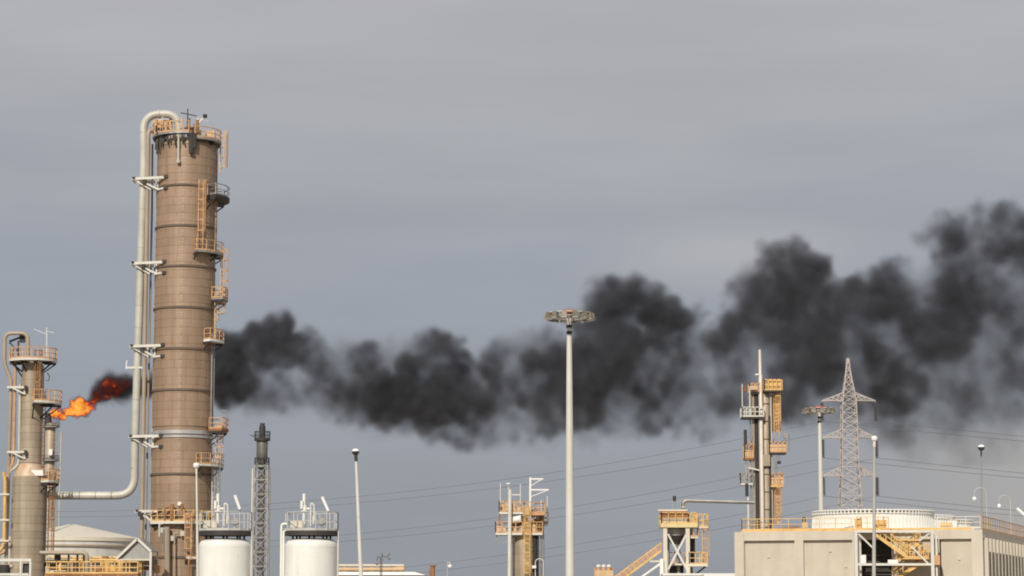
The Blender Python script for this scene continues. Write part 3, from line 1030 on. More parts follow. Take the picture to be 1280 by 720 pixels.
# ================================================================== white silos
def silo(pxc, label, with_side_pipes):
    Y = 200.0
    W = Y / F
    Z = lambda py: zat(py, Y)
    X = lambda px, py=680: xat(pxc + px, py, Y)
    cx = X(0)
    r = 32.6 * W
    t = thing('silo', (cx, Y, 0), label, 'silo', 'white silos with railed tops')
    prof = [(r, 0), (r, Z(684))] + [(max(.1, r * (1 - .12 * (1 - math.cos(a)) if a < .1 else r * 0 + r * (1 - (1 - math.cos(a)) * .42)) / 1), Z(684) + 9 * W * math.sin(a)) for a in []]
    prof += [(r * .995, Z(681)), (r * .965, Z(678.3)), (r * .90, Z(676)), (r * .78, Z(674.4)), (r * .5, Z(673.2)), (.1, Z(672.8))]
    MB().lathe(prof, cx, Y, 64).build('body', 'silo_white', t, True, auto=50)
    MB().sector(cx, Y, Z(684.2), Z(683.6), r - .02, r + .012, 0, 360, 64).build('weld_seam', 'white', t)
    # deck over the dome
    zd = Z(663.5)
    MB().lathe([(r * .99, zd - .34), (r * 1.02, zd - .34), (r * 1.02, zd), (r * .3, zd + .01)], cx, Y, 48).build('deck', 'steel_grey', t)
    MB().sector(cx, Y, zd - .42, zd - .04, r * .97, r * 1.035, 0, 360, 48).build('deck_rim', 'steel_dark', t)
    for i in range(8):
        p = arc(cx, Y, 0, r * .72, i * 45 + 12, i * 45 + 12, 1)[0]
        MB().beam((p.x, p.y, Z(676.5)), (p.x, p.y, zd - .35), .16).build('leg', 'steel_dark', t)
    MB().rail(arc(cx, Y, zd, r * 1.0, 0, 360, 14), 1.5, .06, 1.0).build('railing', 'rail_grey', t, kind='stuff')
    # valves
    mb = MB()
    mb.tube((X(-10), Y, zd), (X(-10), Y, Z(617)), .13, n=8)
    mb.tube((X(-10), Y, Z(640)), (X(-10), Y, Z(632)), .26, n=10)
    mb.tube((X(-14), Y, Z(636)), (X(-3), Y, Z(636)), .1, n=8)
    mb.tube((X(-12.5), Y - .3, Z(626)), (X(-12.5), Y - .3, Z(636)), .12, n=8)
    mb.build('vent_valve', 'white', t, True)
    mb = MB()
    mb.path([(X(-1), Y - .4, zd), (X(-1), Y - .4, Z(629)), (X(3), Y - .4, Z(631)), (X(3.5), Y - .4, Z(650))], .07, .3, 8)
    mb.tube((X(1), Y, Z(655)), (X(1), Y, Z(645)), .22, n=10)
    mb.build('vent_pipe', 'steel_white', t, True)
    mb = MB()
    mb.box((X(-18), Y - .6, zd + .5), (1.0, .6, .55))
    mb.build('hatch', 'cream', t)
    mb = MB()
    mb.box((X(14), Y - .5, zd + .7), (.5, .4, .7))
    mb.build('control_box', 'steel_grey', t)
    MB().tube((X(33.6), Y - .4, 0), (X(33.6), Y - .4, Z(664)), .07, n=8).build('drain_pipe', 'steel_white', t, True)
    if with_side_pipes:
        for k, (px, py) in enumerate(((-37.5, 655), (-34.5, 664))):
            MB().path([(X(px), Y - .3, 0), (X(px), Y - .3, Z(py)), (X(-30), Y - .3, Z(py))], .1, .25, 8).build('feed_pipe', 'white', t, True, auto=60)
    return t


silo(281.5, 'white domed silo in front of the tall brown column, left of the pair', False)
silo(389.5, 'white domed silo with side feed pipes, right of the thin dark stack', True)


# ================================================================== thin dark stack in a derrick
def thin_stack():
    Y = 350.0
    W = Y / F
    Z = lambda py: zat(py, Y)
    cx = xat(326.8, 620, Y)
    t = thing('derrick_stack', (cx, Y, 0), 'thin dark flare stack with black tip held in a lattice derrick', 'flare stack')
    MB().lathe([(4 * W, Z(547)), (4 * W, Z(533)), (3.1 * W, Z(532)), (3.1 * W, Z(529)), (2.5 * W, Z(529))], cx, Y, 20).build('burner_tip', 'steel_dark', t, True)
    MB().lathe([(4 * W, Z(582)), (7 * W, Z(573)), (7 * W, Z(550)), (5 * W, Z(547))], cx, Y, 24).build('seal_drum', mat('sooty_grey_steel', (.17, .165, .155), .6, .3, .25, .6, (.08, .075, .07), scale=.6), t, True)
    MB().lathe([(4.3 * W, 0), (4.3 * W, Z(581))], cx, Y, 20).build('riser', mat('sooty_riser', (.21, .195, .18), .6, .3, .25, .5, (.10, .09, .08), scale=.6), t, True)
    platform(t, cx, Y, Z(549), 4 * W, 10 * W, 0, 360, 'steel_dark', 'steel_dark', thick=.25, brackets=False, n=14)
    platform(t, cx, Y, Z(582), 4 * W, 9.5 * W, 0, 360, 'steel_dark', 'steel_grey', thick=.25, brackets=False, n=14)
    MB().beam((cx - 15 * W, Y, Z(544)), (cx - 8 * W, Y, Z(546)), .12).build('antenna_arm', 'steel_dark', t)
    hw = 8.2 * W
    for sx in (-1, 1):
        for sy in (-1, 1):
            MB().beam((cx + sx * hw * 1.1, Y + sy * hw, 0), (cx + sx * hw, Y + sy * hw, Z(582)), .16).build('derrick_leg', 'steel_grey', t)
    br = MB()
    zs = [Z(p) for p in range(582, 790, 18)]
    zs = [z for z in zs if z > 0]
    for i, (za, zb) in enumerate(zip(zs, zs[1:])):
        for sx, sy, ex, ey in ((-1, -1, 1, -1), (1, -1, 1, 1), (1, 1, -1, 1), (-1, 1, -1, -1)):
            a, b = (cx + sx * hw, Y + sy * hw), (cx + ex * hw, Y + ey * hw)
            br.beam((*a, za), (*b, za), .12)
            br.beam((*a, za), (*b, zb), .09)
            br.beam((*b, za), (*a, zb), .09)
    br.build('bracing', 'steel_grey', t, kind='stuff')
    for k, dx in enumerate((-10.5, 11)):
        MB().tube((cx + dx * W, Y - 1, 0), (cx + dx * W, Y - 1, Z(586)), .12, n=8).build('pilot_pipe', 'steel_white' if k == 0 else 'steel_grey', t, True)


thin_stack()


# ================================================================== low pale roofs and small chimney in the middle
def low_roofs():
    Y = 310.0
    Z = lambda py: zat(py, Y)
    xa, xb = xat(405, 715, Y), xat(532, 715, Y)
    t = thing('low_building', ((xa + xb) / 2, Y + 6, 0), 'low building with a white edged flat roof right of the white silos', 'building')
    MB().box(((xa + xb) / 2, Y + 6, Z(720) / 2), (xb - xa - 1.2, 11, Z(720))).build('wall', 'cream', t)
    mb = MB()
    mb.hexa([(xa, Y - .3, Z(719)), (xb, Y - .3, Z(719)), (xb, Y + 12, Z(719)), (xa, Y + 12, Z(719)), (xa + .3, Y - .2, Z(715)), (xb - 1.4, Y - .2, Z(715)), (xb - 1.4, Y + 12, Z(715)), (xa + .3, Y + 12, Z(715))])
    mb.build('roof', 'white', t)
    Y = 330.0
    xa, xb = xat(420, 712, Y), xat(505, 712, Y)
    t = thing('pipe_bridge', ((xa + xb) / 2, Y, 0), 'beige pipe bridge lying above the white flat roof behind the leaning lamp', 'pipe bridge')
    for dz, r in ((0, .28), (.55, .18)):
        MB().tube((xa, Y, zat(712, Y) + dz), (xb, Y, zat(712, Y) + dz), r, n=10).build('pipe_run', 'peach' if r > .2 else 'cream', t, True)
    for px in (430, 465, 492, 502):
        MB().beam((xat(px, 712, Y), Y, 0), (xat(px, 712, Y), Y, zat(709, Y)), .25).build('post', 'peach', t)
    MB().box((xat(500, 708, Y), Y + .3, zat(709.5, Y)), (1.2, .8, .6)).build('valve_box', 'peach', t)
    Y = 340.0
    t = thing('chimney', (xat(541, 712, Y), Y, 0), 'short rusty brown chimney stub right of the white flat roof', 'chimney')
    MB().lathe([(.35, 0), (.32, zat(708.5, Y)), (.42, zat(708, Y)), (.42, zat(706.5, Y))], xat(541, 712, Y), Y, 14).build('shaft', 'rust', t, True)
    MB().tube((xat(538.5, 714, Y), Y, 0), (xat(538.5, 714, Y), Y, zat(711, Y)), .2, n=8).build('side_pipe', 'rust', t, True)
    # three knobbed vessel tops
    Y = 300.0
    t = thing('pump_manifold', (xat(755, 715, Y), Y, 0), 'orange manifold with three white knobs beside the sloping yellow stair', 'machinery')
    MB().box((xat(755, 716, Y), Y, zat(713, Y) / 2), (2.2, 1.4, zat(713, Y))).build('body', 'peach', t)
    for px in (748, 754.5, 761):
        MB().tube((xat(px, 710, Y), Y - .3, zat(713, Y)), (xat(px, 710, Y), Y - .3, zat(708.5, Y)), .24, n=10).build('bonnet', 'orange', t, True)
        MB().lathe([(.12, zat(709.5, Y)), (.27, zat(708.7, Y)), (.27, zat(706.8, Y)), (.12, zat(705.8, Y))], xat(px, 710, Y), Y - .3, 12).build('knob', 'white', t, True)
    for px in (744, 765):
        MB().tube((xat(px, 714, Y), Y + .2, 0), (xat(px, 714, Y), Y + .2, zat(710, Y)), .15, n=8).build('side_pipe', 'orange', t, True)


low_roofs()


# ================================================================== orange reactor tower
def orange_tower():
    Y = 260.0
    W = Y / F
    Z = lambda py: zat(py, Y)
    X = lambda px, py=660: xat(px, py, Y)
    cx = X(657)
    r = 16.5 * W
    t = thing('reactor_tower', (cx, Y, 0), 'squat beige tower crowded with rusty orange platforms left of the tall floodlight mast', 'tower')
    MB().lathe([(r, 0), (r, Z(662)), (r * .8, Z(655)), (r * .3, Z(651))], cx, Y, 40).build('shell', 'cladding_grey', t, True)
    z = .5
    while z + .8 < Z(662):
        MB().lathe([(r - .02, z), (r + .015, z), (r + .015, z + .05), (r, z + .78), (r - .02, z + .78)], cx, Y, 40, closed=False).build('cladding_band', 'cladding_grey', t, True, auto=25)
        z += .8

    def deck(name, xa, xb, py, y0, y1, rail='orange', dk='steel_white', h=1.15):
        zz = Z(py)
        d = MB().box(((xa + xb) / 2, (y0 + y1) / 2, zz - .12), (xb - xa, y1 - y0, .24)).build(name, dk, t)
        rb = MB().rail([(xa, y0, zz), (xb, y0, zz), (xb, y1, zz), (xa, y1, zz)], h, .085, .7, True)
        rb.build('railing', rail, d, kind='stuff')
        pb = MB()
        for y in (y0, y1):
            x = xa + .35
            while x < xb - .3:
                if random.random() < .72:
                    hh = random.uniform(.35, .8)
                    pb.box((x, y + .02, zz + .12 + hh / 2), (random.uniform(.3, .52), .03, hh))
                x += .58
        pb.build('infill_sheet', 'peach', d, kind='stuff')
        return d
    deck('platform', X(619.5), X(653), 666.5, Y - 2.0, Y + 1.8)
    deck('platform', X(656), X(678), 666.5, Y - 1.7, Y + 2.1)
    deck('platform', X(624), X(653.5), 640.5, Y - 1.6, Y + 1.2)
    deck('platform', X(655), X(681), 642, Y - 1.9, Y + 1.5, dk='orange')
    deck('platform', X(671), X(685), 654, Y - .6, Y + 1.6, dk='steel_grey')
    for px, y in ((624.5, Y - 1.4), (638, Y - 1.5), (655.5, Y + 1.2), (679, Y + 1.2), (640, Y + 1.6), (667, Y - 1.6)):
        MB().beam((X(px), y, Z(669)), (X(px), y, Z(638)), .17).build('post', 'rust', t)
    # braces below the low deck
    mb = MB()
    mb.beam((X(621), Y - 1.6, Z(668)), (X(621), Y - 1.6, Z(678)), .1)
    mb.beam((X(621), Y - 1.6, Z(678)), (X(641), Y - 1.6, Z(678)), .1)
    mb.beam((X(633), Y - 1.6, Z(668)), (X(642), Y - 1.4, Z(674)), .2)
    mb.build('hanging_frame', 'steel_grey', t)
    # white pipe, poles, davit
    MB().tube((X(636.5), Y - 2.1, 0), (X(637.5, 610), Y - 2.1, Z(613)), .2, n=10).build('vent_pipe', 'steel_white', t, True)
    MB().lathe([(.06, Z(607.5)), (.26, Z(606.6)), (.26, Z(605.4)), (.05, Z(604.6))], X(635.5), Y - 2.1, 12).build('lamp_globe', 'lamp_glass', t, True)
    MB().tube((X(635.8), Y - 2.1, Z(614)), (X(635.5), Y - 2.1, Z(607)), .05, n=6).build('lamp_post', 'steel_white', t, True)
    for px, py in ((625.5, 604), (650.5, 605), (684, 620), (676.5, 625)):
        MB().tube((X(px), Y - .4, Z(642)), (X(px), Y - .4, Z(py)), .055, n=6).build('lightning_rod', 'steel_white', t, True)
    mb = MB()
    mb.beam((X(638), Y - 2.1, Z(619.5)), (X(650), Y - 1.8, Z(619.5)), .09, .14)
    mb.build('cross_arm', 'steel_white', t)
    db = MB()
    db.beam((X(662.5), Y - .5, Z(642)), (X(662.8, 600), Y - .5, Z(597)), .2)
    for py, x2 in ((599, 679), (612.5, 686)):
        db.beam((X(662.5), Y - .5, Z(py)), (X(x2), Y - .5, Z(py)), .12, .16)
        db.beam((X(662.5), Y - .5, Z(py + 9)), (X(x2 - 2), Y - .5, Z(py + .6)), .08)
    db.build('davit', 'white', t)
    # drum between decks
    MB().tube((X(640), Y - 1.2, Z(651)), (X(652), Y - 1.5, Z(649)), 4.6 * W, n=18).build('drum', 'white', t, True)
    random.seed(3)
    mb = MB()
    for i in range(22):
        px, py = random.uniform(640, 680), random.uniform(644, 664)
        p = Vector((X(px), Y + random.uniform(-1.6, .5), Z(py)))
        q = p + Vector((random.choice((-1, 1)) * random.uniform(.2, .9), 0, 0)) if i % 2 else p + Vector((0, 0, random.uniform(.3, .9)))
        mb.tube(p, q, random.uniform(.08, .2), n=8)
    mb.build('pipework', 'rust', t, kind='stuff')
    # ladder and dark pipes on the shell
    ladder(t, X(659), Y - r - .35, Z(740), Z(644), -90, 'yellow', True, 'yellow')
    for px, rr, m_ in ((668, .22, 'steel_dark'), (672, .12, 'steel_dark'), (676, .1, 'steel_grey'), (679, .1, 'steel_grey')):
        MB().tube((X(px), Y - r * .75, 0), (X(px), Y - r * .75, Z(668)), rr, n=8).build('drop_pipe', m_, t, True)
    mb = MB()
    mb.path([(X(669), Y - 1.6, 0), (X(669), Y - 1.6, Z(699)), (X(679), Y - 1.6, Z(699)), (X(679), Y - 1.6, 0)], .05, .5, 8)
    mb.build('hose_loop', 'steel_white', t, True)
    MB().box((X(667), Y - 1.7, Z(709)), (.5, .3, .3)).build('lamp_box', 'white', t)


orange_tower()


# ================================================================== high masts
def high_mast():
    Y = 200.0
    W = Y / F
    Z = lambda py: zat(py, Y)
    cx = xat(712.0, 560, Y)
    t = thing('floodlight_mast', (cx, Y, 0), 'tallest white mast in the middle with a crown of floodlights against the smoke', 'floodlight mast', 'high masts with floodlight crowns')
    MB().sweep([(cx, Y, 0), (cx, Y, Z(560)), (cx, Y, Z(418))], [.40, .31, .215], 20).build('pole', mat('mast_paint', (.66, .65, .60), .45, .1, .07, .25, (.5, .47, .4), scale=.5), t, True)
    MB().sweep([(cx, Y, Z(418)), (cx, Y, Z(403)), (cx, Y, Z(398))], [.15, .15, .3], 16).build('neck', 'steel_white', t, True)
    for py in (408, 416):
        MB().sector(cx, Y, Z(py) - .12, Z(py) + .12, .14, .24, 0, 360, 16).build('winch_collar', 'steel_dark', t)
    rr = 1.75
    MB().sector(cx, Y, Z(397.5), Z(396), rr - .12, rr + .08, 0, 360, 40).build('lamp_ring', 'steel_grey', t)
    MB().sector(cx, Y, Z(392.5), Z(391.6), rr - .1, rr + .2, 0, 360, 40).build('lamp_ring', 'cream', t)
    sp = MB()
    for i in range(6):
        a = R(60 * i + 15)
        sp.beam((cx, Y, Z(394)), (cx + (rr - .05) * math.cos(a), Y + (rr - .05) * math.sin(a), Z(396.6)), .1)
    sp.build('spoke', 'steel_grey', t, kind='stuff')
    first = None
    for i in range(14):
        a = 2 * math.pi * i / 14
        if first is None:
            x0, y0 = cx, Y
            mb = MB()
            p = Vector((cx + rr + .12, Y, Z(395.5)))
            mb.hexa([p + Vector(v) for v in ((-.22, -.26, -.34), (.26, -.26, -.24), (.26, .26, -.24), (-.22, .26, -.34), (-.18, -.2, .16), (.16, -.2, .26), (.16, .2, .26), (-.18, .2, .16))])
            first = mb.build('floodlight', 'flood', t)
            o = first
            g = MB()
            g.hexa([p + Vector(v) for v in ((-.2, -.24, -.37), (.25, -.24, -.27), (.25, .24, -.27), (-.2, .24, -.37), (-.2, -.24, -.345), (.25, -.24, -.245), (.25, .24, -.245), (-.2, .24, -.345))])
            gl = g.build('lens', 'lamp_glass', first)
        else:
            o = first.copy()
            COL.objects.link(o)
            o.parent = t
            o.rotation_euler = (0, 0, a)
            g2 = gl.copy()
            COL.objects.link(g2)
            g2.parent = o
    MB().lathe([(.75, Z(391.4)), (.72, Z(388.6)), (.4, Z(387.3)), (.05, Z(387))], cx, Y, 24).build('red_hood', 'red', t, True)
    m2 = dup(t)
    Y2 = 297.0
    m2.location = (xat(1025.3, 570, Y2), Y2, 0)
    m2.rotation_euler = (0, 0, R(13))
    m2['label'] = 'floodlight mast standing left of the lattice pylon behind the cooling tower'


high_mast()


# ================================================================== yellow railed structure with conveyor
def hopper_structure():
    Y = 280.0
    W = Y / F
    Z = lambda py: zat(py, Y)
    X = lambda px, py=680: xat(px, py, Y)
    t = thing('hopper_structure', (X(847), Y, 0), 'steel tower with yellow railed decks and white cross braces beside the pale building', 'steel structure')
    y0, y1 = Y - 1.4, Y + 2.2
    for px, y, m_ in ((830.5, y0, 'steel_white'), (858.5, y0, 'steel_white'), (836, y1, 'steel_grey'), (865, y1, 'steel_grey')):
        MB().beam((X(px), y, 0), (X(px), y, Z(658)), .46).build('post', 'cream' if m_ == 'steel_white' else m_, t)
    zz = Z(655)
    d = MB().box(((X(825) + X(871)) / 2, (y0 + y1) / 2, zz - .22), (X(871) - X(825), y1 - y0 + .8, .44)).build('platform', mat('pale_yellow_paint', (.74, .60, .33), .55, 0, .1, .3, rust=.1), t)
    MB().rail([(X(826), y0 - .3, zz), (X(870), y0 - .3, zz), (X(870), y1 + .3, zz), (X(826), y1 + .3, zz)], 1.25, .09, .8, True).build('railing', 'yellow', d, kind='stuff')
    MB().box((X(843), y0 + .5, Z(643.5)), (3.0, 1.2, .75)).build('motor', 'rust', t)
    for px in (835.5, 845, 852):
        MB().box((X(px), y0 + .2, Z(644)), (.45, .12, .4)).build('motor_vent', 'steel_dark', t)
    MB().box((X(842), y0 + .2, Z(650)), (2.9, .3, .55)).build('cream_panel', 'cream', t)
    MB().box((X(840), y0 + .6, Z(638.4)), (3.4, 1.3, .2)).build('motor_lid', 'cream', t)
    sd = MB().box(((X(861) + X(885)) / 2, Y + .2, Z(658.5) - .1), (X(885) - X(861), 2.2, .2)).build('platform', 'cream', t)
    MB().rail([(X(861), Y - .9, Z(658.5)), (X(884.5), Y - .9, Z(658.5)), (X(884.5), Y + 1.3, Z(658.5)), (X(861), Y + 1.3, Z(658.5))], 1.45, .08, .55, True).build('railing', 'yellow', sd, kind='stuff')
    s2 = MB().box(((X(858) + X(883)) / 2, Y - .2, Z(705.5) - .12), (X(883) - X(858), 3.0, .26)).build('platform', 'cream', t)
    MB().rail([(X(860), Y - 1.6, Z(705.5)), (X(882.5), Y - 1.6, Z(705.5)), (X(882.5), Y + 1.2, Z(705.5)), (X(860), Y + 1.2, Z(705.5))], 1.35, .09, .6, True).build('railing', 'yellow', s2, kind='stuff')
    MB().beam((X(866), Y, Z(720)), (X(882), Y, Z(708)), .18).build('knee_brace', 'steel_dark', s2)
    s3 = MB().box(((X(836) + X(858)) / 2, Y + .4, Z(704.5) - .1), (X(857.4) - X(837), 2.4, .2)).build('platform', 'cream', t)
    MB().rail([(X(837), Y + .9, Z(704.5)), (X(857), Y + .9, Z(704.5))], 1.3, .1, .6).build('railing', 'orange', s3, kind='stuff')
    s4 = MB().box(((X(861) + X(872)) / 2, Y - .3, Z(671) - .1), (X(872) - X(861), 1.6, .2)).build('platform', 'cream', t)
    MB().rail([(X(861), Y - 1.1, Z(671)), (X(872), Y - 1.1, Z(671)), (X(872), Y + .5, Z(671))], 1.1, .08, .6).build('railing', 'orange', s4, kind='stuff')
    ladder(t, X(878.5), Y - .3, Z(705), Z(660), -20, 'yellow', True, 'orange')
    # hopper
    hx = X(845)
    hy = (y0 + y1) / 2
    MB().lathe([(1.15, Z(669.5)), (1.15, Z(662)), (.95, Z(659))], hx, hy, 24).build('hopper', 'steel_grey', t, True)
    MB().lathe([(.5, Z(680)), (1.18, Z(669.7)), (1.18, Z(669.4))], hx, hy, 24).build('hopper_cone', 'steel_dark', t, True)
    MB().lathe([(.22, Z(720)), (.22, Z(680))], hx + .3, hy, 12).build('chute', 'steel_grey', t, True)
    MB().tube((X(866), Y + .5, Z(704)), (X(866), Y + .5, Z(672)), .3, n=12).build('drop_pipe', 'steel_dark', t, True)
    for pa, pb in (((834, 668), (857, 712)), ((857, 668), (834, 712))):
        MB().beam((X(pa[0]), y0 - .05 if pa[0] < 850 else y0 + .1, Z(pa[1])), (X(pb[0]), y0 - .05 if pa[0] < 850 else y0 + .1, Z(pb[1])), .2).build('cross_brace', 'steel_white', t)
    MB().box((X(846), Y + 1.0, Z(713)), (1.6, 1, 1.1)).build('machine_box', 'steel_dark', t)
    # top valve frame
    mb = MB()
    for px in (841, 848, 851.5):
        mb.beam((X(px), Y, Z(638)), (X(px), Y, Z(624 if px < 845 else 626)), .09)
    mb.beam((X(841), Y, Z(626)), (X(852), Y, Z(626)), .08)
    mb.build('valve_frame', 'steel_grey', t)
    MB().tube((X(843.5), Y, Z(626.5)), (X(843.5), Y, Z(620)), .2, n=10).build('valve', 'steel_dark', t, True)
    # pipe to the next tower
    tp = thing('crossover_pipe', (X(900), Y + .5, 0), 'grey horizontal pipe linking the hopper structure to the ochre tower', 'pipe')
    MB().path([at(854, 640, Y + .5), at(854, 625.5, Y + .5), at(943, 628, Y + .5)], .22, .5, 12).build('pipe_run', 'steel_grey', tp, True, auto=60)
    MB().tube(at(854, 634.5, Y + .5), at(854, 633.5, Y + .5), .3, n=12).build('flange', 'white', tp, True)
    # sloping yellow stair / conveyor
    a, b = at(780, 724, Y), at(826, 690, Y)
    k = a.z / max(.01, (b.z - a.z))
    a = a - (b - a) * k * .98
    cv = thing('conveyor', ((a.x + b.x) / 2, Y, 0), 'sloping yellow conveyor gallery climbing to the hopper structure', 'conveyor')
    s = Vector((0, .9, 0))
    u = Vector((0, 0, .9))
    MB().hexa([a - s, b - s, b + s, a + s, a - s + u * .35, b - s + u * .35, b + s + u * .35, a + s + u * .35]).build('belt_trough', 'yellow', cv)
    MB().beam(a - s + u * 1.15, b - s + u * 1.15, .12).build('handrail', 'yellow', cv)
    MB().beam(a + s + u * 1.15, b + s + u * 1.15, .12).build('handrail', 'orange', cv)
    mb = MB()
    n = 22
    for i in range(n + 1):
        p = a + (b - a) * (i / n)
        for q in (-s, s):
            mb.beam(p + q + u * .3, p + q + u * 1.15, .08)
            if i < n:
                p2 = a + (b - a) * ((i + 1) / n)
                mb.beam(p + q + u * .35, p2 + q + u * 1.15, .06)
    mb.build('side_lattice', 'orange', cv, kind='stuff')
    # white gantry under it
    g = thing('white_gantry', (X(818), Y - 1, 0), 'white gusseted gantry below the sloping yellow conveyor', 'frame')
    MB().beam((X(825.5), Y - 1.9, 0), (X(825.5), Y - 1.9, Z(699)), .4).build('post', 'white', g)
    MB().beam((X(801), Y - 1.9, Z(721)), (X(824), Y - 1.9, Z(705)), .22).build('brace', 'white', g)
    MB().beam((X(811), Y - 1.9, Z(702)), (X(828), Y - 1.9, Z(702)), .16, .2).build('beam', 'cream', g)
    w = thing('flat_roof_hut', (X(850), Y - 4, 0), 'low hut with a white flat roof under the hopper structure', 'building')
    MB().box(((X(826) + X(882)) / 2, Y - 4, Z(721) / 2), (X(882) - X(826) - .4, 3.6, Z(721))).build('wall', 'cream', w)
    MB().box(((X(824) + X(916)) / 2, Y - 4, Z(719)), (X(916) - X(824), 4, .26)).build('roof', 'white', w)


hopper_structure()


# ================================================================== ochre tower
def ochre_tower():
    Y = 300.0
    W = Y / F
    Z = lambda py: zat(py, Y)
    X = lambda px, py=570: xat(px, py, Y)
    t = thing('ochre_tower', (X(954), Y, 0), 'slim tower of brown pipes and ochre ladders topped by a white vent mast', 'tower')
    cx = X(957.5)
    r = 5.2 * W
    MB().lathe([(r, 0), (r, Z(494)), (r * .6, Z(491))], cx, Y, 28).build('shell', 'pipe_brown', t, True)
    for py in range(505, 660, 22):
        MB().sector(cx, Y, Z(py) - .06, Z(py) + .06, r - .02, r + .06, 0, 360, 28).build('stiffener_ring', 'ring', t)
    MB().sweep([(X(951), Y - .8, 0), (X(951), Y - .8, Z(470)), (X(950.8), Y - .8, Z(469)), (X(950.6), Y - .8, Z(438))], [.26, .25, .19, .17], 12).build('vent_mast', mat('pinkish_white_steel', (.66, .59, .52), .5, .1, .08, .35, (.45, .33, .24), .08, scale=.7), t, True)
    MB().beam((X(944.5), Y - .9, Z(469)), (X(952), Y - .9, Z(469)), .3, .2).build('vent_arm', 'steel_white', t)
    for px, rr, m_, py in ((942, .16, 'pipe_brown', 485), (945.8, .24, 'steel_dark', 492), (964, .12, 'pipe', 489), (938, .1, 'steel_grey', 500), (962.3, .16, 'steel_dark', 520)):
        MB().tube((X(px), Y - .4, 0), (X(px), Y - .4, Z(py)), rr, n=10).build('side_pipe', m_, t, True)

    def deck(xa, xb, py, y0, y1, rail='orange', dk='steel_white', h=1.2, sheet=None):
        zz = Z(py)
        d = MB().box(((X(xa) + X(xb)) / 2, (y0 + y1) / 2, zz - .1), (X(xb) - X(xa), y1 - y0, .22)).build('platform', dk, t)
        MB().rail([(X(xa), y0, zz), (X(xb), y0, zz), (X(xb), y1, zz), (X(xa), y1, zz)], h, .1, .55, True).build('railing', rail, d, kind='stuff')
        if sheet:
            pb = MB()
            n_ = 4
            for i in range(n_):
                pb.box((X(xa + (xb - xa) * (i + .5) / n_), y0 + .04, zz + .58), ((X(xb) - X(xa)) / n_ * .8, .03, .8))
            pb.build('infill_sheet', sheet, d, kind='stuff')
        return d
    deck(955, 976, 489, Y - 1.3, Y + 1.3, 'yellow', 'steel_dark', 1.35)
    deck(937, 950, 491, Y - 1.0, Y + 1.0, 'orange', 'steel_dark', 1.1)
    MB().box((X(971.5), Y + .5, Z(516)), (1.2, .1, 4.6)).build('ladder_backing', 'orange', t)
    MB().tube((X(937), Y - 1.2, Z(520)), (X(937), Y - 1.2, Z(484)), .12, n=8).build('side_pipe', 'pipe', t, True)
    deck(927, 954, 522, Y - 1.4, Y + .8, 'steel_white', 'steel_dark', 1.2)
    deck(930, 941, 573, Y - .9, Y + 1.1, 'orange', 'rust', 1.7, 'peach')
    deck(961, 982, 566, Y - 1.0, Y + 1.2, 'orange', 'steel_dark', 1.3, 'peach')
    deck(924.5, 940, 604.5, Y - 1.0, Y + .8, 'steel_grey', 'steel_white', 1.2)
    deck(962, 978, 607, Y - 1.0, Y + 1.0, 'orange', 'yellow', 1.4, 'peach')
    MB().box((X(969), Y - .5, Z(482)), (1.9, .9, 1.3)).build('cabinet', 'yellow', t)
    MB().box((X(942), Y - 1.2, Z(486)), (.9, .6, .5)).build('valve_box', 'peach', t)
    ladder(t, X(971), Y - .2, Z(547), Z(486), -60, 'orange', True, 'yellow', .8)
    ladder(t, X(934.5), Y - .2, Z(600), Z(560), -120, 'orange', False)
    ladder(t, X(971), Y - .3, Z(662), Z(600), -75, 'orange', True, 'orange', .8)
    MB().box((X(970), Y + .3, Z(632)), (.8, .12, 4.4)).build('ladder_backing', 'peach', t)
    MB().tube((X(927.5), Y - 1.3, Z(522)), (X(927.5), Y - 1.3, Z(481)), .06, n=6).build('lightning_rod', 'steel_white', t, True)
    mb = MB()
    mb.path([(X(980), Y - .9, Z(566)), (X(980), Y - .9, Z(543)), (X(985.5), Y - .9, Z(543)), (X(985.5), Y - .9, Z(566))], .07, .3, 8)
    mb.build('davit', 'steel_grey', t, True)
    MB().box((X(981.5), Y - .9, Z(545)), (.6, .3, .6)).build('hoist', 'steel_grey', t)
    hb = MB()
    hb.tube((X(973), Y - .7, Z(567)), (X(973), Y - .7, Z(577)), .025, n=6)
    hb.lathe([(.05, Z(576.5)), (.26, Z(577.6)), (.26, Z(579.4)), (.05, Z(580.6))], X(973), Y - .7, 12)
    hb.build('pulley', 'steel_dark', t, True)
    for px, pa, pb, m_ in ((931, 538, 556, 'steel_dark'), (932, 605, 621, 'steel_dark'), (933.5, 622, 668, 'steel_white'), (969, 570, 594, 'steel_grey')):
        MB().tube((X(px), Y - 1, Z(pb)), (X(px), Y - 1, Z(pa)), .2 if m_ == 'steel_dark' else .12, n=8).build('drop_pipe', m_, t, True)
    MB().beam((X(934), Y - .9, Z(585)), (X(948), Y - .9, Z(588.5)), .3, .16).build('pipe_bracket', 'steel_white', t)
    MB().box((X(957), Y - .7, Z(576)), (.9, .5, 1.4)).build('junction_box', 'pipe_brown', t)
    random.seed(11)
    mb = MB()
    for i in range(16):
        px, py = random.choice(((936, 490), (940, 500), (964, 560), (966, 600), (944, 560), (962, 610))), 0
        p = Vector((X(px[0] + random.uniform(-4, 5)), Y + random.uniform(-.9, .6), Z(px[1] + random.uniform(-8, 10))))
        mb.tube(p, p + Vector((random.uniform(-.3, .3), 0, random.uniform(.3, 1.0))), random.uniform(.06, .16), n=6)
    mb.build('pipework', 'rust', t, kind='stuff')


ochre_tower()


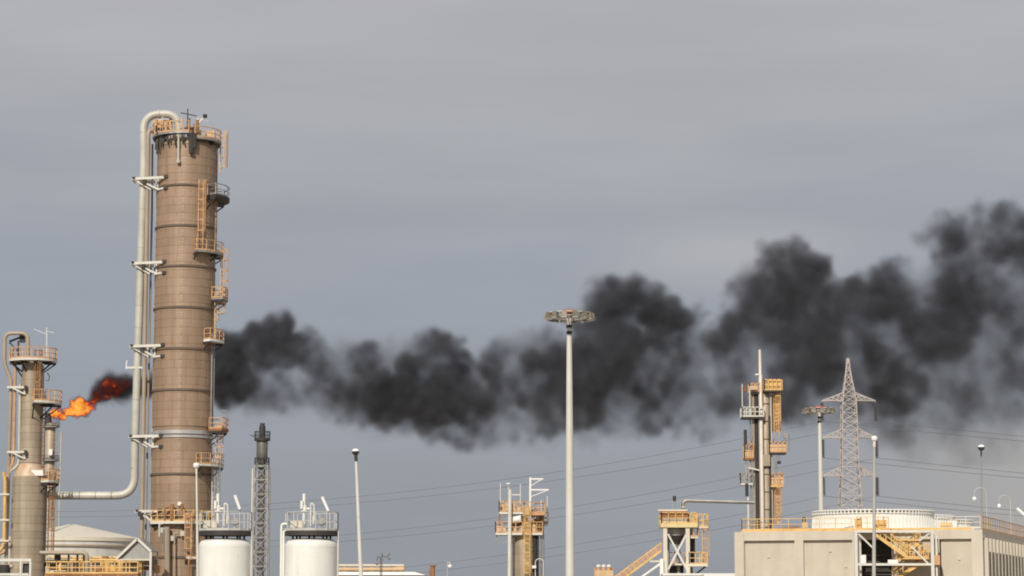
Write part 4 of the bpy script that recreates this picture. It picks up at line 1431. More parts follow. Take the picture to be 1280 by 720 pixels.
# ================================================================== cooling tower building
def cooling_tower():
    TH = R(18.9)
    YA = 220.0
    A = at(918, 665, YA)
    A.z = 0
    ef = Vector((math.cos(TH), -math.sin(TH), 0))           # along the front, to the right
    es = Vector((math.sin(TH), math.cos(TH), 0))            # along the side, away from the camera
    zr = zat(665, YA)                                       # roof edge
    up = Vector((0, 0, 1))

    def L(s, d, z):
        return A + ef * s + es * d + up * z

    def s_of(px, d=0.0, z=None):
        """front coordinate of a point at depth d behind the front that shows at photograph column px"""
        z = zr if z is None else z
        k = (px - 640.0) / F
        p0 = A + es * d
        # x = k*(Y*CP + (z-CAMZ)*SP)
        return (k * (p0.y * CP + (z - CAMZ) * SP) - p0.x) / (ef.x - k * ef.y * CP)

    def z_of(s, d, py):
        p = L(s, d, 0)
        return zat(py, p.y)

    def box(s0, s1, d0, d1, z0, z1):
        mb = MB()
        return mb.hexa([L(s0, d0, z0), L(s1, d0, z0), L(s1, d1, z0), L(s0, d1, z0), L(s0, d0, z1), L(s1, d0, z1), L(s1, d1, z1), L(s0, d1, z1)])

    S = lambda px: s_of(px)
    LEN = S(1228)
    DEP = 75.0
    t = thing('cooling_tower', A, 'long pale concrete cooling tower block with recessed panels at lower right', 'building')
    zb = z_of(5, 0, 675.5)                                  # underside of the edge beam
    # core behind the panels; its near-black colour stands for shade in the openings
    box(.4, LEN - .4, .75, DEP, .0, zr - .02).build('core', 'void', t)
    box(0, LEN, -.02, .70, zb, zr).build('edge_beam', 'concrete', t)
    box(0, LEN, .74, DEP, zr - .5, zr - .004).build('roof_slab', 'concrete', t)
    # columns
    for px0, px1 in ((918, 930), (993, 1004), (1065, 1075), (1214, 1228)):
        box(S(px0), S(px1), -.025, .72, 0, zb - .003).build('pilaster', 'concrete', t)
    # infill panels
    for px0, px1 in ((930, 993), (1004, 1065), (1113, 1171), (1175, 1214)):
        box(S(px0) + .003, S(px1) - .003, .33, .70, 0, zb - .02).build('wall_panel', 'concrete_panel', t)
    sl = MB()
    for i in range(9):
        z = zb - .6 - i * .85
        if z < .4:
            break
        sl.hexa([L(S(1075.5), .5, z), L(S(1112.5), .5, z), L(S(1112.5), .72, z + .35), L(S(1075.5), .72, z + .35), L(S(1075.5), .5, z + .05), L(S(1112.5), .5, z + .05), L(S(1112.5), .72, z + .4), L(S(1075.5), .72, z + .4)])
    sl.build('louver', 'steel_dark', t, kind='stuff')
    # side: columns and open bays, darkened by the colour of the core
    n = 24
    zh = z_of(LEN, 3, 681)
    box(LEN - .40, LEN - .2, .76, DEP - .5, zh, zb + .09).build('bay_header', 'concrete_panel', t)
    for i in range(n):
        d = 1.0 + i * 2.3
        box(LEN - .45, LEN + .32, d, d + .62, 0, zb + .1).build('side_fin', 'concrete', t)
        if i % 4 == 2:
            box(LEN - .38, LEN - .12, d + .63, d + 2.29, 0, zh - .003).build('bay_panel', 'concrete_panel', t)
    box(LEN - .46, LEN + .04, .72, DEP, zb + .11, zr - .51).build('side_beam', 'concrete', t)
    # rain pipes and small wall fittings on the front
    for px in (929.0, 1173.5):
        q0, q1 = L(S(px), -.12, 0), L(S(px), -.12, zr - .1)
        MB().tube(q0, q1, .05, n=8).build('rain_pipe', 'cream', t, True)
    for px, py in ((958, 697), (1035, 690), (1054, 709), (1196, 700)):
        s_ = S(px)
        box(s_, s_ + .22, .24, .34, z_of(s_, 0, py), z_of(s_, 0, py) + .2).build('wall_box', 'concrete', t)
    # yellow kerb on the front edge and handrails
    box(S(927), S(1214), .05, .25, zr + .002, zr + .2).build('kerb', 'yellow', t)
    rb = MB()
    rb.rail([L(S(927), .12, zr + .1), L(S(1064), .12, zr + .1)], 1.05, .06, 1.5)
    rb.rail([L(S(927), .12, zr + .1), L(S(927), 14, zr + .1)], 1.05, .06, 1.5)
    rb.build('front_railing', 'yellow', t, kind='stuff')
    rb = MB()
    rb.rail([L(S(1171), .12, zr + .1), L(LEN - .2, .12, zr + .1)], 1.05, .06, 1.3)
    rb.build('front_railing', 'steel_white', t, kind='stuff')
    # rusty side gallery rail
    rb = MB()
    rb.rail([L(LEN - .1, .3, zr), L(LEN - .1, DEP, zr)], 1.2, .07, 1.5)
    rb.build('side_railing', 'orange', t, kind='stuff')
    # fan stacks
    rf = 76.5 * (YA + 2) / F
    d_c = rf + 1.0
    sc_ = s_of(1091.5, d_c)
    zt = z_of(sc_, d_c - rf, 636.5)
    pc = L(sc_, d_c, 0)
    f = thing('fan_stack', (pc.x, pc.y, zr), 'large white ribbed fan cylinder on the concrete block, nearest of three', 'fan stack', 'fan stacks on the cooling tower')
    cx, cy = pc.x, pc.y
    zc = zt - .30
    MB().lathe([(rf * .985, zr - .002), (rf * .968, zr + (zt - zr) * .5), (rf * .975, zc), (rf * .935, zc), (rf * .925, zr)], cx, cy, 96, closed=False).build('cylinder', 'white', f, True)
    MB().lathe([(rf * .95, zc - .01), (rf * .95, zt - .08), (rf * .935, zt - .08), (rf * .935, zc - .01)], cx, cy, 96, closed=False).build('gap_shade_ring', 'steel_grey', f, True)  # grey ring added behind the crown gaps so that they read as shaded
    MB().sector(cx, cy, zt - .09, zt, rf * .93, rf * 1.0, 0, 360, 96).build('top_flange', 'white', f)
    MB().sector(cx, cy, zc - .06, zc + .015, rf * .955, rf * .995, 0, 360, 96).build('lower_flange', 'white', f)
    rb, cb = MB(), MB()
    m = 92
    for i in range(m):
        a = 360 * i / m
        p, q = arc(cx, cy, zr, rf * .99, a, a, 1)[0], arc(cx, cy, zc - .06, rf * .977, a, a, 1)[0]
        rb.beam(p, q, .07, .09)
        p = arc(cx, cy, (zc + zt) / 2, rf * .975, a, a, 1)[0]
        cb.box(p, (.2, .13, zt - zc + .06), R(a))
    rb.build('rib', 'white', f, kind='stuff')
    cb.build('crown_post', 'white', f, kind='stuff')
    step = 2 * rf + 1.3
    labs = ('white ribbed fan cylinder just behind the largest one', 'white ribbed fan cylinder farthest back by the orange side rail')
    for i, lb in enumerate(labs):
        g = dup(f)
        g.location = f.location + es * step * (i + 1)
        g['label'] = lb
    # small things on the roof
    def roof_thing(name, px, d, label, cat):
        s = s_of(px, d)
        p = L(s, d, zr)
        return thing(name, p, label, cat), p
    v, p = roof_thing('roof_valve', 1004.5, 2.0, 'dark topped valve standing on the roof edge between ochre tower and fan stack', 'valve')
    MB().tube(p, p + up * .75, .16, n=10).build('stem', 'peach', v, True)
    MB().box(p + Vector((.1, 0, .62)), (.5, .4, .5)).build('body', 'peach', v)
    MB().tube(p + Vector((.05, 0, .88)), p + Vector((.05, 0, 1.35)), .15, n=10).build('actuator', 'steel_dark', v, True)
    v, p = roof_thing('pipe_manifold', 985, 2.6, 'low rusty pipe manifold along the roof edge right of the ochre tower', 'pipe')
    e = L(s_of(998, 2.6), 2.6, zr)
    MB().tube(p + up * .35 - ef * .6, e + up * .35, .1, n=8).build('pipe_run', 'rust', v, True)
    for k in range(5):
        q = p + (e - p) * (k / 4)
        MB().tube(q, q + up * .6, .07, n=6).build('stub', 'rust', v, True)
    # clutter at the far corner: white boxes and yellow machine
    v, p = roof_thing('roof_fan_motor', 1183, 1.6, 'yellow motor on the roof edge behind the white handrail', 'motor')
    MB().tube(p + up * .4 - ef * .5, p + up * .4 + ef * .5, .28, n=12).build('casing', 'yellow', v, True)
    MB().box(p + up * .1, (1.0, .5, .2), -TH).build('base', 'steel_dark', v)
    v, p = roof_thing('roof_cabinet', 1191, 2.2, 'white cabinet on the roof edge right of the yellow motor', 'cabinet')
    MB().box(p + up * .45, (.85, .6, .9), -TH).build('casing', 'white', v)
    MB().box(p + up * .93, (.95, .7, .06), -TH).build('lid', 'cream', v)

    # ---------------- stair tower in front
    DS = -2.6
    sf = lambda px: s_of(px, DS, 5)
    zf = lambda py: z_of(sf(1120), DS, py)
    st = thing('stair_tower', L(sf(1118), DS, 0), 'white framed stair tower with yellow flights against the concrete block', 'stair tower')

    def P(px, py, dd=0.0):
        s = s_of(px, DS + dd, 5)
        p = L(s, DS + dd, 0)
        p.z = zat(py, p.y)
        return p
    for px in (1070.5, 1166):
        for dd in (0, 2.2):
            q = P(px, 664, dd)
            MB().beam((q.x, q.y, 0), q, .27).build('post', 'steel_white', st)
    for py in (664.2, 705.5):
        for dd in (0, 2.2):
            MB().beam(P(1072, py, dd), P(1164.5, py, dd), .15, .2).build('beam', 'steel_white', st)
        for px in (1070.5, 1166):
            MB().beam(P(px, py, .14), P(px, py, 2.06), .15, .18).build('cross_beam', 'steel_white', st)
    for pa, pb in (((1074, 667), (1092, 685)), ((1150, 676), (1164, 666)), ((1140, 683), (1163, 707))):
        MB().beam(P(*pa, .1), P(*pb, .1), .13).build('brace', 'steel_white', st)
    MB().hexa([P(1072, 663.2, .15), P(1112, 663.2, .15), P(1112, 663.2, 2.5), P(1072, 663.2, 2.5), P(1072, 662, .15), P(1112, 662, .15), P(1112, 662, 2.5), P(1072, 662, 2.5)]).build('landing', 'yellow', st)

    def flight(pa, pb, dd, n_steps):
        a, b = P(*pa, dd), P(*pb, dd)
        w = es * .45
        fl = MB().beam(a - w, b - w, .06, .28).build('stair_flight', 'yellow', st)
        MB().beam(a + w, b + w, .06, .28).build('stringer', 'yellow', fl)
        tr = MB()
        for i in range(n_steps):
            p = a + (b - a) * ((i + .5) / n_steps)
            tr.box(p, (.32, .8, .05), -TH)
        tr.build('tread', 'steel_grey', fl, kind='stuff')
        hr = MB()
        for q in (-w, w):
            for hh in (1.0, .55):
                hr.beam(a + q + up * hh, b + q + up * hh, .07)
            for i in range(7):
                p = a + (b - a) * (i / 6)
                hr.beam(p + q, p + q + up * 1.0, .07)
        hr.build('handrail', 'yellow', fl, kind='stuff')
    flight((1096, 668), (1136, 697), .6, 12)
    flight((1158, 701), (1116, 726), 1.6, 12)
    flight((1122, 703), (1150, 679), 1.2, 9)
    for pa, pb in (((1124, 674), (1146, 700)), ((1140, 677), (1122, 690)), ((1148, 683), (1163, 700)), ((1162, 684), (1146, 697))):
        MB().beam(P(*pa, .9), P(*pb, .9), .13).build('brace', 'yellow', st)
    MB().rail([P(1118, 676, .5), P(1150, 676, .5)], 1.0, .08, .6).build('railing', 'yellow', st, kind='stuff')
    ld = MB().hexa([P(1128, 699, .1), P(1162, 699, .1), P(1162, 699, 2.1), P(1128, 699, 2.1), P(1128, 697.5, .1), P(1162, 697.5, .1), P(1162, 697.5, 2.1), P(1128, 697.5, 2.1)]).build('landing', 'yellow', st)
    MB().rail([P(1132, 697.5, .15), P(1161, 697.5, .15), P(1161, 697.5, 2.0)], 1.1, .09, .45).build('railing', 'yellow', ld, kind='stuff')
    MB().beam(P(1093, 667, .3), P(1133, 694, .3), .2, .26).build('white_stringer', 'steel_white', st)
    rb = MB()
    rb.rail([P(1072, 662, .2), P(1112, 662, .2), P(1112, 662, 1.2)], 1.1, .07, .9)
    rb.build('railing', 'yellow', st, kind='stuff')
    for px in (1077, 1106):
        MB().beam(P(px, 662, .3), P(px, 646, .3), .1).build('gate_post', 'yellow', st)
    for k, (px, py, w_, h_) in enumerate(((1074, 654, 9, 14), (1102, 655, 14, 12))):
        q = P(px, py, .5)
        MB().box(q, (w_ * .073, .05, h_ * .06), -TH).build('gate', 'yellow', st)
    MB().box(P(1080, 699, .6), (.45, .4, .75), -TH).build('junction_box', 'white', st)
    MB().box(P(1117, 702.5, .5), (.9, .4, .4), -TH).build('lamp_box', 'white', st)
    MB().tube(Vector((P(1075.5, 690, 1.0).x, P(1075.5, 690, 1.0).y, 0)), P(1075.5, 668, 1.0), .13, n=8).build('drain_pipe', 'steel_white', st, True)
    MB().hexa([P(1168, 706, .0), P(1175.5, 706, .0), P(1175.5, 706, 1.5), P(1168, 706, 1.5), P(1168, 694, .0), P(1175.5, 694, .0), P(1175.5, 694, 1.5), P(1168, 694, 1.5)]).build('end_guard', 'orange', st)
    q = P(1171, 690, .4)
    MB().beam((q.x, q.y, 0), P(1171, 670, .4), .16).build('post', 'steel_white', st)
    # slender white hut edge at the foot left of the block
    w = thing('white_parapet', L(-2, -3, 0), 'white low roof edge left of the concrete block foot', 'wall')
    p0, p1 = at(880, 718, 210), at(918, 717, 210)
    MB().hexa([Vector((p0.x, 210, 0)), Vector((p1.x, 210, 0)), Vector((p1.x, 214, 0)), Vector((p0.x, 214, 0)), Vector((p0.x, 210, p0.z)), Vector((p1.x, 210, p0.z)), Vector((p1.x, 214, p0.z)), Vector((p0.x, 214, p0.z))]).build('body', 'white', w)


cooling_tower()


# ================================================================== pylon and power lines
def pylon():
    Y = 450.0
    W = Y / F
    Z = lambda py: zat(py, Y)
    cx = xat(1062, 560, Y)
    t = thing('power_pylon', (cx, Y, 0), 'pale lattice power pylon with three pairs of arms before the smoke', 'pylon')
    # half width as a function of height
    prof = [(Z(448), .16), (Z(462), .34), (Z(478), .68), (Z(490), 1.02), (Z(505), 1.28), (Z(580), 1.5), (Z(640), 1.95), (0.0, 4.2)]

    def hw(z):
        for (za, a), (zb, b) in zip(prof, prof[1:]):
            if zb <= z <= za:
                return a + (b - a) * (za - z) / (za - zb)
        return .16
    corners = ((-1, -1), (1, -1), (1, 1), (-1, 1))
    lv = [448, 458, 468, 477, 486, 495, 505, 516, 527, 538, 549, 560, 572, 584, 596, 608, 620, 632, 645, 662, 682, 705, 735]
    zs = [Z(p) for p in lv] + [0.0]
    for sx, sy in corners:
        MB().sweep([(cx + sx * hw(z), Y + sy * hw(z), z) for z in zs], .11, 4).build('leg', 'pylon', t)
    br = MB()
    for za, zb in zip(zs, zs[1:]):
        a, b = hw(za), hw(zb)
        for (s0, u0), (s1, u1) in zip(corners, corners[1:] + corners[:1]):
            pa, pb = Vector((cx + s0 * a, Y + u0 * a, za)), Vector((cx + s1 * a, Y + u1 * a, za))
            qa, qb = Vector((cx + s0 * b, Y + u0 * b, zb)), Vector((cx + s1 * b, Y + u1 * b, zb))
            br.beam(pa, qb, .10)
            br.beam(pb, qa, .10)
            br.beam(pa, pb, .08)
    br.build('bracing', 'pylon', t, kind='stuff')
    tips = []
    for py, ph in ((501, 491), (547, 536), (594.5, 583)):
        for s in (-1, 1):
            za, zb = Z(py), Z(ph)
            tip = Vector((cx + s * 33.5 * W, Y, za))
            w0, w1 = hw(za), hw(zb)
            ab = MB()
            for u in (-1, 1):
                ab.beam((cx + s * w0, Y + u * w0, za), tip, .16)
                ab.beam((cx + s * w1, Y + u * w1, zb), tip, .16)
            for k in (.25, .5, .75):
                for u in (-1, 1):
                    lo = Vector((cx + s * w0, Y + u * w0, za)).lerp(tip, k)
                    hi = Vector((cx + s * w1, Y + u * w1, zb)).lerp(tip, k)
                    lo0 = Vector((cx + s * w0, Y + u * w0, za)).lerp(tip, k - .25)
                    ab.beam(lo, hi, .1)
                    ab.beam(lo0, hi, .1)
                lo = Vector((cx + s * w0, Y - w0, za)).lerp(tip, k)
                ab.beam(lo, Vector((cx + s * w0, Y + w0, za)).lerp(tip, k), .1)
            ab.build('cross_arm', 'pylon', t)
            L_ = 23 * W
            prof_i = []
            n = 14
            top = tip + Vector((0, 0, -.35))
            for i in range(n):
                z = top.z - L_ * i / n
                prof_i += [(.2, z), (.40, z - .03), (.40, z - .11), (.2, z - .14)]
            MB().lathe(prof_i, tip.x, Y, 12).build('insulator', 'insulator', t)
            MB().tube(tip, top, .07, n=6).build('hanger', 'steel_grey', t)
            tips.append((s, py, Vector((tip.x, Y, top.z - L_))))
    # conductors
    names = {501: 'top', 547: 'middle', 594.5: 'bottom'}
    for s, py, p in tips:
        side = 'left' if s < 0 else 'right'
        lv = names[py]
        for dirn in (-1, 1):
            pts = []
            if dirn < 0:
                span, sag, rise = 147.0, (16.9 if s < 0 else 17.9), 0
                half = span if s < 0 else span + 10
                for i in range(41):
                    k = i / 40 * 1.55
                    pts.append(Vector((p.x - half * k, Y, p.z - sag * (1 - (1 - k) ** 2))))
            else:
                half, sag = 158.0, 9.0
                for i in range(25):
                    k = i / 24 * 1.2
                    pts.append(Vector((p.x + half * k, Y, p.z - sag * (1 - (1 - k) ** 2))))
            ob = MB().sweep(pts, .05, 6).build('power_line', 'wire', None, True)
            lab = 'power line sagging %s from the %s %s insulator of the pylon' % ('left' if dirn < 0 else 'right', lv, side)
            tag(ob, lab, 'power line', 'power lines hung from the pylon')


pylon()


# ================================================================== smoke plume and flame (volumes)
def lattice_noise(shape, cells, seed):
    """smooth value noise on a grid of the given shape; cells = lattice cells along each axis"""
    rg = np.random.default_rng(seed)
    lat = rg.random([int(math.ceil(c)) + 3 for c in cells]).astype(np.float32)
    idx, fr = [], []
    for n, c in zip(shape, cells):
        q = np.linspace(0, c, n, dtype=np.float32)
        i = np.floor(q).astype(int)
        f_ = q - i
        idx.append(i)
        fr.append(f_ * f_ * f_ * (f_ * (f_ * 6 - 15) + 10))
    a = lat[idx[0]] * (1 - fr[0])[:, None, None] + lat[idx[0] + 1] * fr[0][:, None, None]
    a = a[:, idx[1]] * (1 - fr[1])[None, :, None] + a[:, idx[1] + 1] * fr[1][None, :, None]
    a = a[:, :, idx[2]] * (1 - fr[2])[None, None, :] + a[:, :, idx[2] + 1] * fr[2][None, None, :]
    return a


def fbm(shape, size, cell, octaves, seed, gain=.5, billow=False):
    out = np.zeros(shape, np.float32)
    amp, tot = 1.0, 0.0
    for o in range(octaves):
        n = lattice_noise(shape, [s / cell for s in size], seed + o * 17)
        if billow:
            n = np.abs(n * 2 - 1)
        out += n * amp
        tot += amp
        amp *= gain
        cell *= .5
    return out / tot


def warp(a, d, size):
    """sample grid a at positions shifted by the displacement fields d (metres), nearest cell"""
    ix = []
    for ax in range(3):
        n = a.shape[ax]
        base = np.arange(n, dtype=np.float32).reshape([-1 if k == ax else 1 for k in range(3)])
        q = base + d[ax] * ((n - 1) / size[ax])
        ix.append(np.clip(np.rint(q), 0, n - 1).astype(np.int32))
    return a[ix[0], ix[1], ix[2]]


def grid_volume(name, dens, lo, hi, material, step):
    nx, ny, nz = dens.shape
    me = bpy.data.meshes.new(name + '_samples')
    me.vertices.add(nx * ny * nz)
    me.attributes.new('d', 'FLOAT', 'POINT').data.foreach_set('value', np.ascontiguousarray(dens, np.float32).ravel())
    src = bpy.data.objects.new(name + '_samples', me)         # data only, not linked into the scene
    vol = bpy.data.volumes.new(name)
    ob = bpy.data.objects.new(name, vol)
    COL.objects.link(ob)
    ng = bpy.data.node_groups.new(name, 'GeometryNodeTree')
    ng.interface.new_socket('Geometry', in_out='OUTPUT', socket_type='NodeSocketGeometry')
    N, L = ng.nodes.new, ng.links.new
    out, vc = N('NodeGroupOutput'), N('GeometryNodeVolumeCube')
    vc.inputs['Min'].default_value = lo
    vc.inputs['Max'].default_value = hi
    for k, n in zip('XYZ', (nx, ny, nz)):
        vc.inputs['Resolution ' + k].default_value = n
    oi = N('GeometryNodeObjectInfo')
    oi.inputs['Object'].default_value = src
    si = N('GeometryNodeSampleIndex')
    si.data_type, si.domain = 'FLOAT', 'POINT'
    na = N('GeometryNodeInputNamedAttribute')
    na.data_type = 'FLOAT'
    na.inputs['Name'].default_value = 'd'
    L(oi.outputs['Geometry'], si.inputs['Geometry'])
    L(na.outputs['Attribute'], si.inputs['Value'])
    pos = N('GeometryNodeInputPosition')
    prev = pos.outputs[0]
    for op, val in (('SUBTRACT', lo), ('DIVIDE', [(h - l) / (n - 1) for h, l, n in zip(hi, lo, (nx, ny, nz))]), ('ADD', (.5, .5, .5)), ('FLOOR', None), ('DOT_PRODUCT', (ny * nz, nz, 1))):
        v = N('ShaderNodeVectorMath')
        v.operation = op
        L(prev, v.inputs[0])
        if val is not None:
            v.inputs[1].default_value = val
        prev = v.outputs['Value'] if op == 'DOT_PRODUCT' else v.outputs[0]
    L(prev, si.inputs['Index'])
    L(si.outputs['Value'], vc.inputs['Density'])
    sm = N('GeometryNodeSetMaterial')
    sm.inputs['Material'].default_value = material
    L(vc.outputs['Volume'], sm.inputs['Geometry'])
    L(sm.outputs[0], out.inputs[0])
    ob.modifiers.new('grid', 'NODES').node_group = ng
    vol.materials.append(material)
    vol.render.step_size = step
    return ob


# puffs traced from the photograph: column, row, radius (px), thickness of the smoke 0..1
PUFFS = [
    (116, 499, 7, .5), (124, 494, 9, .7), (133, 487, 12, .9), (143, 481, 13, 1), (152, 482, 13, 1), (160, 483, 12, 1), (170, 482, 12, .9), (185, 480, 15, .9), (205, 474, 20, 1), (228, 466, 25, 1), (250, 458, 30, 1),
    (140, 498, 9, .25), (155, 496, 10, .2),
    (270, 450, 33, 1), (286, 438, 26, 1), (276, 474, 24, .9), (300, 452, 20, .55), (297, 478, 22, .45), (318, 440, 26, .9), (330, 432, 30, 1), (349, 415, 22, .85), (355, 401, 13, .6), (345, 442, 36, 1), (374, 438, 30, .95), (394, 440, 27, .85), (386, 420, 16, .5),
    (320, 478, 26, .4), (338, 492, 22, .3), (362, 488, 28, .38), (385, 480, 32, .4), (378, 504, 20, .22), (410, 500, 26, .35), (405, 470, 30, .55),
    (424, 460, 30, .7), (440, 482, 32, .75), (430, 438, 18, .35), (460, 447, 22, .7), (480, 490, 34, .85), (490, 438, 15, .4), (470, 462, 30, .85), (455, 505, 24, .5), (480, 518, 22, .55),
    (540, 452, 37, .95), (520, 448, 24, .7), (562, 448, 24, .85), (505, 502, 32, .95), (530, 515, 32, 1), (548, 490, 36, 1), (515, 475, 30, .95), (512, 530, 20, .5), (560, 532, 24, .5), (572, 476, 26, .75), (580, 515, 26, .6), (545, 545, 18, .35),
    (592, 500, 25, .55), (602, 522, 28, .5), (578, 548, 18, .3), (612, 478, 24, .55), (598, 545, 16, .2),
    (634, 448, 32, .75), (618, 470, 26, .65), (626, 498, 36, .8), (652, 440, 26, .7), (660, 468, 46, .95), (680, 502, 42, .95), (642, 522, 28, .6), (690, 440, 30, .9), (704, 520, 32, .85), (672, 432, 24, .75), (668, 535, 18, .4),
    (720, 460, 44, .95), (752, 385, 26, .75), (775, 384, 36, .9), (760, 408, 44, 1), (800, 378, 32, .85), (795, 362, 22, .6), (828, 402, 34, .9), (858, 402, 20, .55), (850, 425, 28, .75), (770, 448, 60, 1), (735, 478, 50, 1), (820, 448, 44, .9), (748, 516, 34, .8), (795, 505, 40, .85), (835, 480, 36, .75), (780, 530, 22, .35), (838, 512, 24, .4),
    (872, 455, 26, .4), (885, 480, 30, .35), (868, 510, 24, .3), (890, 515, 22, .25), (884, 430, 16, .25),
    (914, 425, 26, .75), (925, 405, 32, .85), (950, 370, 44, .9), (985, 338, 40, .85), (968, 318, 24, .75), (990, 318, 24, .6), (1008, 334, 26, .8), (1000, 372, 46, .95), (1030, 398, 44, .9), (960, 428, 60, 1), (1004, 448, 62, 1), (918, 458, 36, .85), (930, 496, 34, .6), (905, 485, 26, .5), (965, 500, 34, .6), (1062, 425, 52, 1),
    (1040, 372, 24, .55), (1062, 378, 28, .7), (1108, 362, 34, .85), (1116, 345, 20, .7), (1134, 338, 16, .5), (1100, 405, 60, 1), (1145, 388, 46, .95), (1060, 478, 44, .95), (1040, 500, 36, .6), (1128, 458, 54, .95), (1090, 505, 36, .65), (1180, 362, 44, .9), (1168, 428, 56, .9), (1200, 318, 36, .8), (1216, 294, 30, .65), (1190, 284, 18, .5), (1238, 298, 34, .75), (1268, 288, 36, .75),
    (1272, 338, 50, .9), (1230, 368, 55, .9), (1215, 428, 46, .65), (1268, 418, 44, .6), (1190, 490, 42, .5), (1140, 512, 36, .5), (1245, 478, 44, .42), (1230, 520, 38, .28), (1160, 535, 30, .25), (1285, 500, 44, .3),
    (1060, 520, 30, .3), (1100, 535, 30, .25), (1200, 560, 34, .16), (1250, 560, 36, .16), (1010, 505, 30, .4), (985, 515, 24, .3), (885, 455, 34, .34), (895, 495, 34, .34), (860, 530, 24, .2), (1140, 560, 26, .14),
    (600, 485, 28, .45), (590, 505, 26, .45), (608, 502, 22, .5), (598, 530, 24, .35), (586, 540, 22, .3), (620, 535, 22, .35), (650, 548, 18, .22),
    (880, 450, 26, .4), (872, 490, 26, .4), (895, 470, 26, .45), (884, 515, 24, .32), (900, 525, 22, .3), (875, 535, 18, .2), (320, 500, 20, .3), (345, 505, 18, .3), (300, 470, 18, .5), (310, 488, 18, .3), (430, 510, 24, .4),
    (1180, 520, 36, .4), (1210, 470, 40, .5), (1260, 450, 44, .5), (1280, 540, 40, .22), (1120, 530, 30, .35), (1290, 470, 40, .4),
    (872, 430, 26, .62), (882, 460, 34, .66), (866, 490, 30, .62), (896, 500, 32, .58), (880, 525, 26, .42), (850, 520, 26, .45), (595, 500, 34, .6), (600, 530, 26, .5), (585, 470, 18, .4), (1240, 440, 50, .6), (1285, 390, 50, .6), (1190, 400, 44, .75),
    (276, 478, 26, .95), (292, 462, 24, .85), (298, 484, 20, .6), (318, 470, 22, .55), (284, 492, 16, .5), (345, 470, 24, .5), (370, 488, 24, .45),
    (1186, 302, 32, .5), (1192, 335, 36, .6), (1178, 278, 18, .35), (1225, 275, 24, .45), (1255, 268, 22, .4), (1225, 480, 50, .45), (1185, 500, 44, .4), (1255, 505, 46, .35), (1150, 500, 40, .5), (690, 540, 30, .25), (730, 535, 28, .3), (300, 465, 42, .25), (360, 475, 46, .28), (420, 480, 46, .28), (480, 495, 50, .25), (550, 505, 52, .25), (610, 505, 52, .32), (670, 495, 60, .28), (740, 490, 64, .28), (810, 480, 70, .28), (865, 475, 56, .36), (890, 465, 56, .38), (885, 500, 44, .32), (930, 470, 70, .28), (1020, 470, 80, .28), (1110, 480, 80, .3), (1190, 470, 90, .34), (1260, 450, 90, .36), (1230, 530, 60, .2), (1310, 420, 100, .3),
    (878, 450, 22, .5), (872, 470, 22, .45), (892, 440, 18, .4), (905, 470, 28, .6), (868, 500, 24, .45),
    (1290, 330, 50, .7), (1250, 330, 40, .7), (1200, 350, 40, .7), (1150, 430, 50, .7), (1190, 460, 46, .6), (1090, 480, 44, .7), (1000, 490, 40, .55), (1240, 400, 50, .6), (1225, 315, 34, .6),
    (1325, 300, 60, .8), (1330, 380, 70, .85), (1325, 460, 60, .45), (1390, 270, 70, .7), (1400, 360, 80, .75), (1400, 450, 70, .4), (1470, 230, 70, .55), (1480, 330, 90, .6), (1550, 270, 90, .4),
]
YS0, YS1 = 600.0, 640.0


